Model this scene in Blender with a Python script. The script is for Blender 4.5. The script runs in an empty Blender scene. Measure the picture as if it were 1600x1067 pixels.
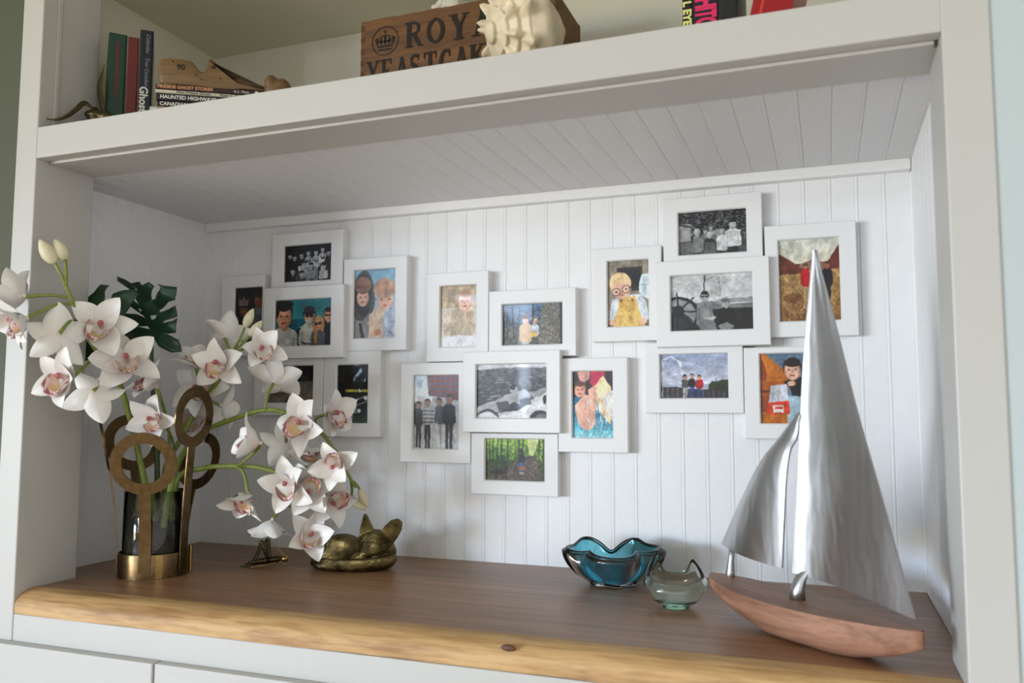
import bpy, bmesh, math, random
import numpy as np
from mathutils import Vector, Matrix, Euler, noise
random.seed(7)
PI = math.pi
SC = bpy.context.scene
COL = SC.collection
V = Vector

# ------------------------------------------------------------------ camera
CAM = V((1.34938, -1.57088, 0.29668))
FW = V((-0.34943561, 0.93323928, 0.08342182)); RT = V((0.93657006, 0.35047254, 0.00235179)); UP = V((0.02704227, -0.07895218, 0.99651155))
FPX = 1309.55
cd = bpy.data.cameras.new('camera'); cam = bpy.data.objects.new('camera', cd); COL.objects.link(cam)
cd.sensor_width = 36; cd.lens = FPX / 1600 * 36; cd.clip_start = 0.02
cam.matrix_world = Matrix(((RT.x, UP.x, -FW.x, CAM.x), (RT.y, UP.y, -FW.y, CAM.y), (RT.z, UP.z, -FW.z, CAM.z), (0, 0, 0, 1)))
cd.dof.use_dof = True; cd.dof.focus_distance = 1.55; cd.dof.aperture_fstop = 5.0
SC.camera = cam

# ------------------------------------------------------------------ world, window light, exposure
wd = bpy.data.worlds.new('room_ambient'); SC.world = wd; wd.use_nodes = True
bg = wd.node_tree.nodes['Background']; bg.inputs[0].default_value = (1.0, 0.985, 0.965, 1); bg.inputs[1].default_value = 0.41

def area(name, loc, direction, sx, sy, power, color, spread=180):
    l = bpy.data.lights.new(name, 'AREA'); l.shape = 'RECTANGLE'; l.size = sx; l.size_y = sy
    l.energy = power; l.color = color; l.spread = math.radians(spread)
    o = bpy.data.objects.new(name, l); COL.objects.link(o); o.location = loc
    o.rotation_euler = V(direction).to_track_quat('-Z', 'Y').to_euler()
    return o
area('sky_outside_window', (-5.6, -8.8, 1.45), (1.0, 1.35, -0.06), 6.6, 2.3, 1250, (0.60, 0.75, 1.0))
area('sunlit_lawn_outside', (-4.6, -6.9, -0.60), (0.45, 0.60, 0.75), 3.6, 2.6, 210, (1.0, 0.87, 0.56))
cy = SC.cycles
cy.max_bounces = 18; cy.diffuse_bounces = 3; cy.glossy_bounces = 4; cy.transmission_bounces = 16; cy.transparent_max_bounces = 12; cy.caustics_reflective = False
vs = SC.view_settings
vs.view_transform = 'Standard'; vs.look = 'None'; vs.exposure = 1.43; vs.gamma = 1.0; vs.use_curve_mapping = False

# ------------------------------------------------------------------ helpers
def at(x, y, Y=None, Z=None):
    d = FW + RT * ((x - 800) / FPX) - UP * ((y - 533.5) / FPX)
    k = (Y - CAM.y) / d.y if Y is not None else (Z - CAM.z) / d.z
    return CAM + d * k

def tag(o, label=None, cat=None, group=None, kind=None):
    for k, v in (('label', label), ('category', cat), ('group', group), ('kind', kind)):
        if v: o[k] = v
    return o

def empty(name, loc=(0, 0, 0), rot=(0, 0, 0), label=None, cat=None, group=None):
    o = bpy.data.objects.new(name, None); COL.objects.link(o); o.location = loc; o.rotation_euler = rot
    o.empty_display_size = 0.02
    return tag(o, label, cat, group)

def obj(name, me, mat=None, parent=None, loc=None, rot=None):
    o = bpy.data.objects.new(name, me); COL.objects.link(o)
    if mat is not None and not me.materials: me.materials.append(mat)
    if parent is not None: o.parent = parent
    if loc is not None: o.location = loc
    if rot is not None: o.rotation_euler = rot
    return o

def mesh(name, verts, faces, smooth=False, mat=None):
    me = bpy.data.meshes.new(name); me.from_pydata([tuple(v) for v in verts], [], [tuple(f) for f in faces]); me.update()
    if mat is not None: me.materials.append(mat)
    if smooth: me.shade_smooth()
    return me

def from_bm(name, bm, smooth=False, mat=None):
    bmesh.ops.recalc_face_normals(bm, faces=bm.faces)
    me = bpy.data.meshes.new(name); bm.to_mesh(me); bm.free()
    if mat is not None: me.materials.append(mat)
    if smooth: me.shade_smooth()
    return me

def smooth_angle(me, deg=40):
    me.shade_smooth()
    bm = bmesh.new(); bm.from_mesh(me)
    for e in bm.edges:
        if len(e.link_faces) == 2 and e.calc_face_angle(0) > math.radians(deg): e.smooth = False
    bm.to_mesh(me); bm.free()
    return me

def box_mesh(name, x0, x1, y0, y1, z0, z1, bev=0.0, mat=None, seg=2):
    bm = bmesh.new(); bmesh.ops.create_cube(bm, size=1)
    for v in bm.verts: v.co = V(((x0 + x1) / 2 + v.co.x * (x1 - x0), (y0 + y1) / 2 + v.co.y * (y1 - y0), (z0 + z1) / 2 + v.co.z * (z1 - z0)))
    if bev: bmesh.ops.bevel(bm, geom=bm.edges[:], offset=bev, segments=seg, affect='EDGES', profile=0.5)
    return from_bm(name, bm, False, mat)

def box(name, x0, x1, y0, y1, z0, z1, mat, parent=None, bev=0.0015):
    return obj(name, box_mesh(name, x0, x1, y0, y1, z0, z1, bev), mat, parent)

def prism(name, poly, y0, y1, mat=None, bev=0.0, plane='XZ', smooth=False):
    """2-D outline (counter-clockwise) extruded along the third axis"""
    bm = bmesh.new()
    f = (lambda p, d: (p[0], d, p[1])) if plane == 'XZ' else ((lambda p, d: (d, p[0], p[1])) if plane == 'YZ' else (lambda p, d: (p[0], p[1], d)))
    a = [bm.verts.new(f(p, y0)) for p in poly]; b = [bm.verts.new(f(p, y1)) for p in poly]
    n = len(poly)
    bm.faces.new(a); bm.faces.new(b[::-1])
    for i in range(n): bm.faces.new((a[i], b[i], b[(i + 1) % n], a[(i + 1) % n]))
    bmesh.ops.recalc_face_normals(bm, faces=bm.faces)
    if bev:
        bmesh.ops.bevel(bm, geom=[e for e in bm.edges if len(e.link_faces) == 2 and e.calc_face_angle(0) > 0.6], offset=bev, segments=2, affect='EDGES', profile=0.5)
    return from_bm(name, bm, smooth, mat)

def frames_along(pts):
    pts = [V(p) for p in pts]; out = []; prev = None
    for i, p in enumerate(pts):
        t = (pts[min(i + 1, len(pts) - 1)] - pts[max(i - 1, 0)]).normalized()
        if prev is None:
            a = V((0, 0, 1)) if abs(t.z) < 0.9 else V((1, 0, 0)); n = (a - t * a.dot(t)).normalized()
        else:
            n = prev - t * prev.dot(t); n = n.normalized() if n.length > 1e-6 else prev
        prev = n; out.append((p, t, n, t.cross(n)))
    return out

def catmull(pts, n=8):
    P = [V(p) for p in pts]; P = [P[0] * 2 - P[1]] + P + [P[-1] * 2 - P[-2]]; out = []
    for i in range(1, len(P) - 2):
        for k in range(n):
            t = k / n; a, b, c, d = P[i - 1], P[i], P[i + 1], P[i + 2]
            out.append(0.5 * ((2 * b) + (c - a) * t + (2 * a - 5 * b + 4 * c - d) * t * t + (3 * b - a - 3 * c + d) * t ** 3))
    out.append(P[-2]); return out

def tube_vf(pts, rad, seg=10, flat=1.0):
    fr = frames_along(pts); n = len(fr); vs_, fs = [], []
    for i, (p, t, a, b) in enumerate(fr):
        r = rad[i] if isinstance(rad, (list, tuple)) else (rad(i / (n - 1)) if callable(rad) else rad)
        for k in range(seg):
            th = 2 * PI * k / seg; vs_.append(p + a * (r * math.cos(th)) + b * (r * flat * math.sin(th)))
    for i in range(n - 1):
        for k in range(seg): fs.append((i * seg + k, i * seg + (k + 1) % seg, (i + 1) * seg + (k + 1) % seg, (i + 1) * seg + k))
    fs.append(tuple(range(seg))[::-1]); fs.append(tuple((n - 1) * seg + k for k in range(seg)))
    return vs_, fs

def tube(name, pts, rad, mat, parent=None, seg=10, flat=1.0):
    v, f = tube_vf(pts, rad, seg, flat); return obj(name, mesh(name, v, f, True), mat, parent)

def grid_faces(nu, nv, off=0, wrap=False):
    fs = []
    for i in range(nu - 1):
        for j in range(nv if wrap else nv - 1):
            j2 = (j + 1) % nv; fs.append((off + i * nv + j, off + i * nv + j2, off + (i + 1) * nv + j2, off + (i + 1) * nv + j))
    return fs

def ellipsoid_into(bm, c, r, rot=(0, 0, 0), sub=3):
    m = Matrix.LocRotScale(V(c), Euler(rot), V(r)); bmesh.ops.create_icosphere(bm, subdivisions=sub, radius=1.0, matrix=m)

def blob(name, bm, mat, parent, voxel, smooth_it=4, factor=0.5):
    """union of closed solids grown into one skin"""
    me = from_bm(name, bm, True, mat); o = obj(name, me, None, parent)
    r = o.modifiers.new('union', 'REMESH'); r.mode = 'VOXEL'; r.voxel_size = voxel; r.use_smooth_shade = True
    if smooth_it: s = o.modifiers.new('soften', 'SMOOTH'); s.factor = factor; s.iterations = smooth_it
    return o

def set_cols(me, cols, name='Col'):
    a = me.color_attributes.new(name, 'FLOAT_COLOR', 'POINT')
    a.data.foreach_set('color', np.asarray(cols, dtype=np.float32).reshape(-1))

def srgb(r, g, b):
    f = lambda c: c / 12.92 if c <= 0.04045 else ((c + 0.055) / 1.055) ** 2.4
    return (f(r / 255), f(g / 255), f(b / 255), 1)

TEXTS = {}
def text_mesh(s, size, ext=0.0002, offset=0.0, spacing=1.0, shear=0.0, align='LEFT'):
    key = (s, size, ext, offset, spacing, shear, align)
    if key in TEXTS: return TEXTS[key]
    c = bpy.data.curves.new('lettering', 'FONT'); c.body = s; c.size = size; c.extrude = ext; c.offset = offset
    c.space_character = spacing; c.shear = shear; c.align_x = align; c.align_y = 'CENTER'; c.resolution_u = 3
    o = bpy.data.objects.new('lettering', c); COL.objects.link(o); bpy.context.view_layer.update()
    me = bpy.data.meshes.new_from_object(o.evaluated_get(bpy.context.evaluated_depsgraph_get()))
    bpy.data.objects.remove(o); bpy.data.curves.remove(c); me.name = 'lettering'; me.materials.clear(); TEXTS[key] = me
    return me

# ------------------------------------------------------------------ materials
def new_mat(name):
    m = bpy.data.materials.new(name); m.use_nodes = True; nt = m.node_tree
    return m, nt, nt.nodes['Principled BSDF']

def inp(b, **kw):
    for k, v in kw.items():
        k = k.replace('_', ' ')
        if k in b.inputs: b.inputs[k].default_value = v

def plain(name, col, rough=0.5, metal=0.0, bump=0.0, scale=60, var=0.0, stretch=(1, 1, 1), **kw):
    m, nt, b = new_mat(name); col = tuple(col) if len(col) == 4 else tuple(col) + (1,)
    inp(b, Base_Color=col, Roughness=rough, Metallic=metal, **kw)
    if bump or var:
        tc = nt.nodes.new('ShaderNodeTexCoord'); mp = nt.nodes.new('ShaderNodeMapping'); mp.inputs['Scale'].default_value = stretch
        nz = nt.nodes.new('ShaderNodeTexNoise'); nz.inputs['Scale'].default_value = scale; nz.inputs['Detail'].default_value = 5
        nt.links.new(tc.outputs['Object'], mp.inputs[0]); nt.links.new(mp.outputs[0], nz.inputs['Vector'])
        if bump:
            bp = nt.nodes.new('ShaderNodeBump'); bp.inputs['Strength'].default_value = bump; bp.inputs['Distance'].default_value = 0.002
            nt.links.new(nz.outputs[0], bp.inputs['Height']); nt.links.new(bp.outputs[0], b.inputs['Normal'])
        if var:
            r = nt.nodes.new('ShaderNodeValToRGB'); e = r.color_ramp.elements
            e[0].position = 0.3; e[1].position = 0.7
            e[0].color = tuple(c * (1 - var) for c in col[:3]) + (1,); e[1].color = tuple(min(1, c * (1 + var)) for c in col[:3]) + (1,)
            nt.links.new(nz.outputs[0], r.inputs[0]); nt.links.new(r.outputs[0], b.inputs['Base Color'])
    return m

def wood(name, dark, light, scale=6, stretch=(1, 14, 14), rough=0.4, bump=0.15, coat=0.0, detail=6, rnd=True, spread=(0.35, 0.7)):
    m, nt, b = new_mat(name); N, L = nt.nodes, nt.links
    tc = N.new('ShaderNodeTexCoord'); mp = N.new('ShaderNodeMapping'); mp.inputs['Scale'].default_value = stretch
    oi = N.new('ShaderNodeObjectInfo'); mu = N.new('ShaderNodeVectorMath'); mu.operation = 'ADD'
    sc = N.new('ShaderNodeVectorMath'); sc.operation = 'SCALE'; sc.inputs[3].default_value = 13.7
    L.new(oi.outputs['Random'], sc.inputs[0]); L.new(tc.outputs['Object'], mp.inputs[0])
    if rnd: L.new(mp.outputs[0], mu.inputs[0]); L.new(sc.outputs[0], mu.inputs[1])
    else: L.new(mp.outputs[0], mu.inputs[0])
    n1 = N.new('ShaderNodeTexNoise'); n1.inputs['Scale'].default_value = scale; n1.inputs['Detail'].default_value = detail; n1.inputs['Distortion'].default_value = 0.6
    n2 = N.new('ShaderNodeTexNoise'); n2.inputs['Scale'].default_value = scale * 5; n2.inputs['Detail'].default_value = 4
    L.new(mu.outputs[0], n1.inputs['Vector']); L.new(mu.outputs[0], n2.inputs['Vector'])
    mx = N.new('ShaderNodeMath'); mx.operation = 'MULTIPLY_ADD'; mx.inputs[1].default_value = 0.35
    L.new(n2.outputs[0], mx.inputs[0]); sb = N.new('ShaderNodeMath'); sb.operation = 'MULTIPLY'; sb.inputs[1].default_value = 0.7
    L.new(n1.outputs[0], sb.inputs[0]); L.new(sb.outputs[0], mx.inputs[2])
    r = N.new('ShaderNodeValToRGB'); e = r.color_ramp.elements; e[0].position, e[1].position = spread; e[0].color = dark; e[1].color = light
    L.new(mx.outputs[0], r.inputs[0]); last = r.outputs[0]
    if rnd:
        hs = N.new('ShaderNodeHueSaturation'); mr = N.new('ShaderNodeMapRange'); mr.inputs['To Min'].default_value = 0.82; mr.inputs['To Max'].default_value = 1.14
        L.new(oi.outputs['Random'], mr.inputs[0]); L.new(mr.outputs[0], hs.inputs['Value']); L.new(last, hs.inputs['Color']); last = hs.outputs[0]
    L.new(last, b.inputs['Base Color'])
    bp = N.new('ShaderNodeBump'); bp.inputs['Strength'].default_value = bump; bp.inputs['Distance'].default_value = 0.001
    L.new(n2.outputs[0], bp.inputs['Height']); L.new(bp.outputs[0], b.inputs['Normal'])
    inp(b, Roughness=rough, Coat_Weight=coat, Coat_Roughness=0.25)
    return m

def colattr(name, rough=0.5, sss=0.0, coat=0.0, bump=0.0, transl=0.0):
    m, nt, b = new_mat(name); a = nt.nodes.new('ShaderNodeVertexColor'); a.layer_name = 'Col'
    nt.links.new(a.outputs[0], b.inputs['Base Color']); inp(b, Roughness=rough, Coat_Weight=coat, Coat_Roughness=0.05)
    if sss: inp(b, Subsurface_Weight=sss, Subsurface_Radius=(0.006, 0.005, 0.004), Subsurface_Scale=0.5)
    return m

M = {}
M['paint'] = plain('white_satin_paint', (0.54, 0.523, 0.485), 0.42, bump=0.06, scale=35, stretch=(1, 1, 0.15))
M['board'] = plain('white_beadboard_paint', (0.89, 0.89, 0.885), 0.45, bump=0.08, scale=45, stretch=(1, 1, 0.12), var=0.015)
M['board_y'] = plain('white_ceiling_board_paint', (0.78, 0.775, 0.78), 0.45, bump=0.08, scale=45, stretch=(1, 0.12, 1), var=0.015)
M['cream'] = plain('cream_upper_paint', (0.80, 0.77, 0.62), 0.55, bump=0.05, scale=30)
M['olive'] = plain('olive_wall_paint', srgb(84, 88, 70), 0.7, bump=0.04)
M['pale'] = plain('pale_sage_wall_paint', srgb(190, 200, 200), 0.7, bump=0.04)
M['room'] = plain('room_wall_paint', (0.70, 0.72, 0.66), 0.8, bump=0.04)
M['floor'] = wood('oak_floor', srgb(196, 180, 162), srgb(222, 208, 192), 4, (1, 10, 1), 0.5)
M['top'] = wood('oak_counter', srgb(120, 86, 60), srgb(164, 122, 88), 3.2, (1, 22, 22), 0.36, 0.10)
M['edge'] = wood('golden_oak_lit_edge', srgb(158, 116, 70), srgb(204, 164, 110), 4.0, (1, 16, 10), 0.6, 0.12, spread=(0.38, 0.6), rnd=False)  # golden oak edge; frontal light is partly put into its colour
M['knot'] = plain('wood_knot', srgb(92, 56, 34), 0.6, var=0.3, scale=400)
M['frame'] = plain('white_frame_wood', (0.87, 0.87, 0.86), 0.38, bump=0.05, scale=80, stretch=(1, 1, 0.2))
M['gap'] = plain('dark_seam', (0.05, 0.045, 0.04), 0.9)
M['photo'] = colattr('photo_print', 0.35)
M['petal'] = colattr('orchid_petal', 0.5, sss=0.35)
M['lip'] = colattr('orchid_lip', 0.45, sss=0.2)
M['stem'] = plain('orchid_stem_green', srgb(128, 142, 62), 0.45, var=0.15, scale=90, bump=0.1)
M['bud'] = plain('orchid_bud_cream', srgb(222, 214, 180), 0.5, var=0.06, scale=60, Subsurface_Weight=0.3, Subsurface_Radius=(0.006, 0.006, 0.003), Subsurface_Scale=0.5)
M['leaf'] = plain('monstera_green', srgb(28, 62, 36), 0.38, var=0.25, scale=40, bump=0.1)
M['stalk'] = plain('leaf_stalk_green', srgb(62, 76, 40), 0.5, var=0.2, scale=40)
M['brass'] = plain('aged_brass', srgb(116, 94, 64), 0.30, 1.0, bump=0.06, scale=90, var=0.22)
M['brassb'] = plain('polished_brass', srgb(176, 148, 92), 0.24, 1.0, bump=0.04, scale=120, var=0.12)
M['foxb'] = plain('fox_antique_brass', srgb(142, 122, 72), 0.34, 1.0, bump=0.0, var=0.3, scale=55)
M['bronze'] = plain('dark_bronze', srgb(78, 68, 46), 0.34, 0.9, bump=0.1, scale=90, var=0.3)
M['moss'] = plain('dark_moss', srgb(30, 34, 24), 0.95, bump=1.0, scale=160, var=0.7)
M['alu'] = None; M['hull'] = wood('carved_driftwood', srgb(122, 82, 62), srgb(184, 136, 108), 5, (1, 9, 9), 0.6, 0.5, rnd=False)
M['deck'] = wood('hull_deck_wood', srgb(120, 82, 62), srgb(166, 124, 96), 5, (1, 14, 9), 0.5, 0.3, rnd=False)
M['crate'] = wood('old_pine_crate', srgb(86, 54, 22), srgb(134, 90, 42), 5, (1, 9, 11), 0.6, 0.35)
M['ink'] = plain('black_stencil_ink', srgb(34, 26, 20), 0.8)
M['last'] = wood('worn_last_wood', srgb(88, 64, 36), srgb(128, 98, 58), 8, (1, 6, 10), 0.45, 0.2)
M['shell'] = plain('conch_shell', srgb(234, 218, 188), 0.45, var=0.14, scale=18, bump=0.5, stretch=(1, 3, 3))
M['shellw'] = plain('white_shell', srgb(226, 220, 204), 0.5, var=0.08, scale=30, bump=0.4)

def sail_metal():
    m, nt, b = new_mat('polished_cast_aluminium'); N, L = nt.nodes, nt.links
    inp(b, Base_Color=(0.53, 0.535, 0.55, 1), Metallic=1.0)
    tc = N.new('ShaderNodeTexCoord'); mp = N.new('ShaderNodeMapping'); mp.inputs['Scale'].default_value = (1, 1, 0.35)
    n1 = N.new('ShaderNodeTexNoise'); n1.inputs['Scale'].default_value = 16; n1.inputs['Detail'].default_value = 3
    n2 = N.new('ShaderNodeTexNoise'); n2.inputs['Scale'].default_value = 9; n2.inputs['Detail'].default_value = 4
    L.new(tc.outputs['Object'], mp.inputs[0]); L.new(mp.outputs[0], n1.inputs['Vector']); L.new(mp.outputs[0], n2.inputs['Vector'])
    mr = N.new('ShaderNodeMapRange'); mr.inputs['From Min'].default_value = 0.3; mr.inputs['From Max'].default_value = 0.7; mr.inputs['To Min'].default_value = 0.26; mr.inputs['To Max'].default_value = 0.46
    L.new(n2.outputs[0], mr.inputs[0]); L.new(mr.outputs[0], b.inputs['Roughness'])
    bp = N.new('ShaderNodeBump'); bp.inputs['Strength'].default_value = 0.35; bp.inputs['Distance'].default_value = 0.012
    L.new(n1.outputs[0], bp.inputs['Height']); L.new(bp.outputs[0], b.inputs['Normal'])
    return m
M['alu'] = sail_metal()

def glass(name, col, rough=0.0, absorb=None, dens=0.0, ior=1.5):
    m, nt, b = new_mat(name); inp(b, Base_Color=col, Roughness=rough, Transmission_Weight=1.0, IOR=ior)
    if absorb:
        va = nt.nodes.new('ShaderNodeVolumeAbsorption'); va.inputs[0].default_value = absorb; va.inputs[1].default_value = dens
        nt.links.new(va.outputs[0], nt.nodes['Material Output'].inputs['Volume'])
    return m
M['glass'] = glass('clear_glass', (0.97, 0.99, 0.98, 1))
M['bluecore'] = glass('teal_blue_glass', (0.42, 0.92, 1.0, 1), 0.0, (0.0, 0.56, 0.66, 1), 150)
M['casing'] = glass('clear_casing_glass', (0.96, 0.99, 0.99, 1))
M['greenglass'] = glass('pale_sea_green_glass', (0.92, 0.985, 0.96, 1), 0.0, (0.45, 0.80, 0.72, 1), 22)

def pane_mat():
    m, nt, b = new_mat('picture_glass'); N, L = nt.nodes, nt.links
    t = N.new('ShaderNodeBsdfTransparent'); g = N.new('ShaderNodeBsdfGlossy'); g.inputs['Roughness'].default_value = 0.03
    f = N.new('ShaderNodeFresnel'); f.inputs[0].default_value = 1.17; mx = N.new('ShaderNodeMixShader')
    L.new(f.outputs[0], mx.inputs[0]); L.new(t.outputs[0], mx.inputs[1]); L.new(g.outputs[0], mx.inputs[2]); L.new(mx.outputs[0], N['Material Output'].inputs[0])
    return m
M['pane'] = pane_mat()

def cover(name, rgb, rough=0.45): return plain(name, srgb(*rgb), rough, bump=0.05, scale=200)

# ------------------------------------------------------------------ the room
W, H, D, T = 1.5, 0.7337, 0.538, 0.122          # recess width, height, depth to the face frame, stile depth
AL, AR, HB, HT, TB = 0.0885, 0.017, 0.7262, 0.784, 0.711
XL, XR = 0.04, 1.532                             # outer edges of the face frame
ZF, ZU = -0.86, 1.137                            # room floor, upper compartment ceiling
def struct(o): return tag(o, kind='structure')
struct(box('floor', -3.2, 3.6, -8.0, 0.25, ZF - 0.05, ZF, M['floor'], bev=0))
struct(box('ceiling', -3.2, 3.6, -8.0, 0.25, 1.75, 1.80, M['room'], bev=0))
struct(box('wall_back', -3.0, XL, -0.44, -0.4165, ZF, 1.75, M['olive'], bev=0))
struct(box('wall_right', XR, 3.6, -0.534, 0.25, ZF, 1.75, M['pale'], bev=0))
wl = empty('wall_left'); struct(wl)
WX, WY0, WY1, WZ0, WZ1 = -3.1, -7.0, -3.5, -0.45, 0.82
for a in ((-16.0, WY0, ZF, 1.75), (WY1, -0.44, ZF, 1.75), (WY0, WY1, ZF, WZ0), (WY0, WY1, WZ1, 1.75)):
    box('wall_section', WX - 0.1, WX, *a, M['room'], wl, 0)
wn = empty('window_1'); struct(wn)
for a in ((WY0, WY0 + 0.06, WZ0, WZ1), (WY1 - 0.06, WY1, WZ0, WZ1), (WY0, WY1, WZ0, WZ0 + 0.06), (WY0, WY1, WZ1 - 0.06, WZ1), (-5.2, -5.15, WZ0, WZ1), (-4.1, -4.05, WZ0, WZ1)):
    box('window_frame', WX - 0.08, WX - 0.02, *a, M['paint'], wn, 0.003)

# ------------------------------------------------------------------ bookcase
bc = empty('built_in_bookcase', (0, 0, 0), label='white painted built-in bookcase with beadboard recess and open upper shelf', cat='bookcase')
zb = -0.0765
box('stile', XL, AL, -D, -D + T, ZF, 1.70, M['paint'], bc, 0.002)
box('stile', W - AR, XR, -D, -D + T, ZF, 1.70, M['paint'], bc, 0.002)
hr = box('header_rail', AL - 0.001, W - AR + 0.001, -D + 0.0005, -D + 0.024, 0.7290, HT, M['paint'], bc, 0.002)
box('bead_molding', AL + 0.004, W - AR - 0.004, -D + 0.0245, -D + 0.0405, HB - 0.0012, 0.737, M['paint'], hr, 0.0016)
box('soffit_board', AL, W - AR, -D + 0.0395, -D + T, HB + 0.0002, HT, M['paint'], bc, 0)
box('shelf_board', 0, W, -D + T, 0.0, H + 0.012, HT, M['cream'], bc, 0.001)
box('upper_back_panel', -0.02, W + 0.02, 0.0, 0.012, HT, 1.70, M['cream'], bc, 0)
box('upper_side_panel', -0.02, 0.0, -D + T, 0.0, HT, 1.70, M['cream'], bc, 0)
box('upper_side_panel', W, W + 0.02, -D + T, 0.0, HT, 1.70, M['cream'], bc, 0)
box('upper_shelf_board', 0, W, -D + T, 0.0, ZU, ZU + 0.02, M['cream'], bc, 0)
box('upper_header', AL, W - AR, -D, -D + T, ZU + 0.09, ZU + 0.15, M['paint'], bc, 0.002)
box('trim_strip', 0.004, W - 0.004, -0.022, 0.0, TB, 0.7335, M['board'], bc, 0.004)
# small reeded corner strip on the stile's inner face in the upper bay
box('corner_strip', AL, AL + 0.004, -D + 0.028, -D + 0.036, HT, 1.70, M['paint'], bc, 0.001)

def bead_profile(w):
    # (across, proud): flat face, V groove, half-round bead, V groove at the joint
    p = [(0.0, 0.0027), (0.0012, 0.0036), (w - 0.0072, 0.0036), (w - 0.0060, 0.0031)]
    for k in range(5):
        a = PI * k / 4; p.append((w - 0.0034 - 0.0022 * math.cos(a), 0.0031 + 0.0005 * math.sin(a)))
    p += [(w - 0.0003, 0.0027), (w - 0.0003, 0.0), (0.0, 0.0)]
    return p
def board_mesh(w, length):
    p = bead_profile(w); n = len(p); vs_ = [(a, 0, b) for a, b in p] + [(a, length, b) for a, b in p]
    fs = [(i, i + 1, n + i + 1, n + i) for i in range(n - 1)]
    fs += [(n - 1, 0, n, 2 * n - 1), tuple(range(n))[::-1], tuple(range(n, 2 * n))]
    return mesh('board', vs_, fs)
def board_run(panel, count, width, length, mat, mtx):
    me = board_mesh(width, length); me.materials.append(mat)
    for i in range(count):
        o = obj('board', me, None, panel); o.matrix_local = mtx @ Matrix.Translation((i * width, 0, 0))
nb = 34; bw = W / nb
pb = box('back_panel', -0.02, W + 0.02, 0.0001, 0.012, -0.03, HT - 0.02, M['board'], bc, 0)
board_run(pb, nb, bw, 0.735, M['board'], Matrix(((1, 0, 0, 0), (0, 0, -1, 0), (0, 1, 0, 0), (0, 0, 0, 1))))     # x->X, length->Z, proud->-Y
pl = box('side_panel', -0.02, -0.0001, -D + T, 0.0, -0.03, HT, M['board'], bc, 0)
ns = 9; sw = (D - T) / ns
board_run(pl, ns, sw, 0.735, M['board'], Matrix(((0, 0, 1, 0), (1, 0, 0, -D + T), (0, 1, 0, 0), (0, 0, 0, 1))))
pr = box('side_panel', W + 0.0001, W + 0.02, -D + T, 0.0, -0.03, HT, M['board'], bc, 0)
board_run(pr, ns, sw, 0.735, M['board'], Matrix(((0, 0, -1, W), (-1, 0, 0, 0.0), (0, 1, 0, 0), (0, 0, 0, 1))))
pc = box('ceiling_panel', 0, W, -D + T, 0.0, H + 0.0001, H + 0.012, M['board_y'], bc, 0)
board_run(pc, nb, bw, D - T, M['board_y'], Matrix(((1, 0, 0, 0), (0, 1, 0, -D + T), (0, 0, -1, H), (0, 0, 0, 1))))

# counter: planks front to back, then the rounded front edge
ct = empty('oak_counter', (0, 0, 0), label='thick oak counter with rounded golden front edge inside the bookcase', cat='counter')
ys = [-0.492, -0.452, -0.372, -0.280, -0.185, -0.09, 0.0]
for i in range(len(ys) - 1):
    x0, x1 = (AL + 0.001, W - AR - 0.001) if ys[i] < -D + T - 0.001 else (0.0045, W - 0.0045)
    y1 = ys[i + 1]
    if ys[i] < -D + T < y1:
        poly = [(AL + 0.001, ys[i]), (W - AR - 0.001, ys[i]), (W - AR - 0.001, -D + T + 0.001), (W - 0.0045, -D + T + 0.001), (W - 0.0045, y1), (0.0045, y1), (0.0045, -D + T + 0.001), (AL + 0.001, -D + T + 0.001)]
        obj('plank', prism('plank', poly, -0.035, 0.0, None, 0.0, 'XY'), M['top'], ct)
    else:
        box('plank', x0, x1, ys[i] + 0.0001, y1 - 0.0001, -0.035, 0.0, M['top'], ct, 0.0004)
prof = [(-0.4921, -0.0355), (-0.4921, 0.0)]
for k in range(9):
    a = PI / 2 * k / 8; prof.append((-0.505 - 0.033 * math.sin(a) ** 1.0, -0.024 + 0.024 * math.cos(a)))
prof += [(-0.5375, -0.0355)]
bm = bmesh.new(); nx = 90; rows = []
for i in range(nx + 1):
    x = AL + 0.001 + (W - AR - AL - 0.002) * i / nx
    w = 0.004 * noise.noise(V((x * 7, 0.3, 0))) + 0.002 * noise.noise(V((x * 23, 1.3, 0)))
    rows.append([bm.verts.new((x, y + (w if y < -0.5 else 0), z)) for y, z in prof])
for i in range(nx):
    for j in range(len(prof)):
        j2 = (j + 1) % len(prof); bm.faces.new((rows[i][j], rows[i][j2], rows[i + 1][j2], rows[i + 1][j]))
bm.faces.new(rows[0]); bm.faces.new(rows[-1][::-1])
fe = obj('front_edge', smooth_angle(from_bm('front_edge', bm), 50), M['edge'], ct); tag(fe, label='golden waney front edge, brightened in colour as if lit from the front')
kp = at(793, 1013, Y=-0.537)
bm = bmesh.new(); ellipsoid_into(bm, (kp.x, -0.5345, kp.z), (0.010, 0.003, 0.0045)); obj('wood_knot', from_bm('wood_knot', bm, True), M['knot'], ct)

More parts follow.
